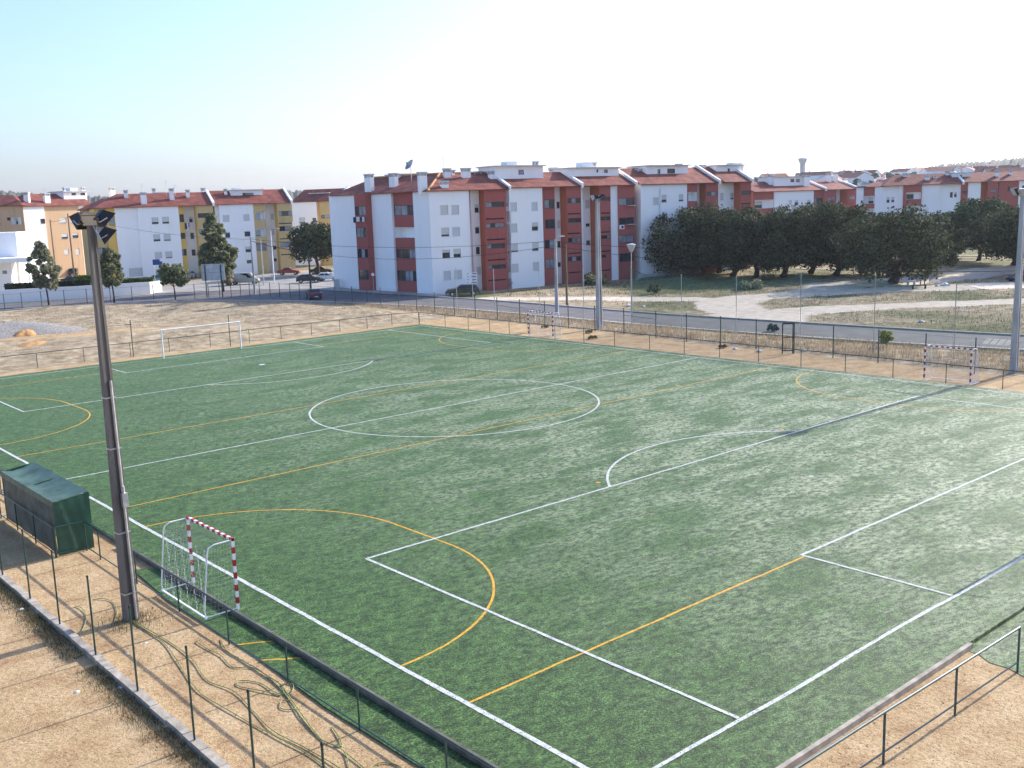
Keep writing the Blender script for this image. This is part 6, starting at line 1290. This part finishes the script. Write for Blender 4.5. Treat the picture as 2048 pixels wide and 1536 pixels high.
hose([(1030, 250), (1010, 265), (1060, 300), (1130, 335), (1190, 392), (1290, 398), (1380, 445), (1440, 490), (1500, 570), (1570, 670), (1650, 765), (1760, 825), (1790, 930)], 'green hose snaking down beside the near railing')
hose([(1130, 250), (1160, 310), (1250, 365), (1340, 420), (1450, 520), (1540, 650), (1640, 760), (1740, 810), (1900, 940)], 'darker green hose laid beside the railing hose')
hose([(1440, 540), (1330, 515), (1220, 490), (1230, 465), (1330, 475), (1420, 530), (1490, 520), (1500, 485), (1450, 478), (1450, 520), (1480, 560), (1440, 570), (1440, 605), (1500, 612), (1520, 590)], 'tangled loops of green hose beside the railing')
hose([(585, 160), (600, 110), (575, 60), (530, 45), (475, 48)], 'short green hose curling up left of the pole foot'); hose([(390, 240), (430, 190), (440, 130), (420, 95), (385, 80)], 'short green hose curl between two fence posts'); hose([(1880, 930), (1930, 890), (2000, 885), (2060, 915), (2050, 960)], 'green hose loop at the bottom edge'); hose([(1700, 700), (1740, 760), (1750, 800), (1720, 790)], 'short green hose end beside the lowest railing post')

# ================================================================ DISTANT TOWN
def house_mb(w_, d_, h_, rh):
    a, r_ = MB(), MB(); a.box(-w_/2, w_/2, -d_/2, d_/2, -3, h_); a.poly([(-w_/2, -d_/2, h_), (-w_/2, d_/2, h_), (-w_/2, 0, h_+rh)]); a.poly([(w_/2, -d_/2, h_), (w_/2, d_/2, h_), (w_/2, 0, h_+rh)])
    r_.quad((-w_/2-.3, -d_/2-.4, h_-.1), (w_/2+.3, -d_/2-.4, h_-.1), (w_/2+.3, 0, h_+rh+.1), (-w_/2-.3, 0, h_+rh+.1)); r_.quad((-w_/2-.3, d_/2+.4, h_-.1), (w_/2+.3, d_/2+.4, h_-.1), (w_/2+.3, 0, h_+rh+.1), (-w_/2-.3, 0, h_+rh+.1)); return a, r_
def local(mb, name, m, par): me = bpy.data.meshes.new(name); me.from_pydata([tuple(map(float, q)) for q in mb.v], [], mb.f); me.materials.append(m); o = bpy.data.objects.new(name, me); col.objects.link(o); o.parent = par; return o
g = np.random.default_rng(77); hp = []
for (w_, d_, h_, rh) in ((13, 9, 7, 2.4), (22, 10, 10, 2.6), (10, 9, 6, 2.2)):
    t = thing('town_house', 'x', 'house', (0, 0, 0), 0); a, r_ = house_mb(w_, d_, h_, rh); wl_ = local(a, 'wall', MT['white'], t); rf = local(r_, 'roof', MT['roof'], t)
    mb = MB(); mb.box(w_*.2, w_*.2+.9, -1.5, -.6, h_, h_+rh+1.2); local(mb, 'chimney', MT['white'], rf)
    mb = MB()
    for k in range(int(w_/2.6)):
        for z in np.arange(1.2, h_-1.2, 2.9): x = -w_/2+1.4+k*2.5; mb.box(x, x+1.0, -d_/2-.02, -d_/2+.1, z, z+1.2)
    local(mb, 'window', MT['glass'], t); hp.append(t)
used = [0, 0, 0]; HL = 'white tiled house in the hazy town on the far slope at the right'
for k in range(110):
    d_ = 560+540*g.random(); x = 1485+ (620)*g.random(); p = atd(x, 400, d_); z = slope_z(d_)-.2; i = int(g.integers(0, 3)); rz = g.random()*3.14
    if used[i] == 0: o = hp[i]; o.location = (p[0], p[1], z); o.rotation_euler = (0, 0, rz); o['label'] = HL; o['group'] = 'distant white houses of the town'; used[i] = 1
    else: dup(hp[i], (p[0], p[1], z), rz, HL, 'distant white houses of the town')
for (x, d_, lab) in ((20, 520, 'far white house at the left edge of the skyline'), (640, 470, 'far white house on the skyline left of the corner block'), (690, 520, 'far white house on the skyline beside the corner block')): p = atd(x, 400, d_); dup(hp[1], (p[0], p[1], 2.0), 1.0, lab, 'far skyline houses')
tp = thing('distant_tree', 'x', 'tree', (0, 0, 0), 0); mb = MB(); mb.tube([(0, 0, -1), (0, 0, 5)], [.35, .2], 5); local(mb, 'trunk', MT['bark'], tp); v, f = leaves(blob_crown((0, 0, 0), 2.5, 8.5, 4.6, 9, 71, .6), 420, 1.5, 72); npmesh('crown', v, f, MT['pine'], tp)
TL = 'hazy rounded tree among the houses on the far slope'; first = True
for k in range(120):
    d_ = 480+800*g.random(); x = 1480+650*g.random(); p = atd(x, 400, d_); z = slope_z(d_)-.3; s = .8+.7*g.random()
    if first: tp.location = (p[0], p[1], z); tp['label'] = TL; tp['group'] = 'distant trees of the town'; first = False
    else: dup(tp, (p[0], p[1], z), g.random()*6, TL, 'distant trees of the town', (s, s, s*.9))
for k, (x, d_) in enumerate([(5, 330), (16, 345), (25, 352), (-15, 340), (8, 410), (35, 420)]): p = atd(x, 400, d_); dup(tp, (p[0], p[1], -.3), k, 'dark tree on the skyline at the left edge, %s of its row from the front' % ORD[k], 'trees at the left skyline', (1.3, 1.3, 1.25))
# water tower
d_ = 900; p = atd(1604, 400, d_); q = p[:2]; zt, zb = HZ(q, 316), slope_z(d_); k_ = d_/FPX; t = thing('water_tower', 'tall pale water tower with a flared head on slim legs on the skyline', 'water tower', (*q, zb))
mb = MB(); mb.lathe([(3.6*k_*1.1, zt-14*k_), (8.6*k_, zt-3*k_), (8.6*k_, zt-1.2*k_), (7*k_, zt)], 16, (q[0], q[1], 0)); mb.build('tank', MT['slab'], t)
for kk in range(6): a = kk*math.pi/3; mb = MB(); mb.tube([(q[0]+4.6*k_*math.cos(a), q[1]+4.6*k_*math.sin(a), zb-2), (q[0]+4.2*k_*math.cos(a), q[1]+4.2*k_*math.sin(a), zt-13*k_)], 1.0*k_, 6); mb.build('leg', MT['slab'], t)
mb = MB(); mb.tube([(*q, zb-2), (*q, zt-13*k_)], 1.6*k_, 8); mb.build('stair_shaft', MT['slab'], t)
# ---- haze over the whole place
hz = bpy.data.materials.new('haze'); hz.use_nodes = True; nt = hz.node_tree; nt.nodes.remove(nt.nodes['Principled BSDF']); pv = nt.nodes.new('ShaderNodeVolumePrincipled')
pv.inputs['Color'].default_value = (.86, .92, 1, 1); pv.inputs['Density'].default_value = HAZE; pv.inputs['Anisotropy'].default_value = .3; nt.links.new(pv.outputs[0], nt.nodes['Material Output'].inputs['Volume'])
if HAZE > 0:
    mb = MB(); mb.box(-4200, 4200, -4200, 4200, -4.5, 130); o = mb.build('haze', hz); tag(o, 'thin pale haze in the air', 'haze', kind='stuff'); o.visible_shadow = True
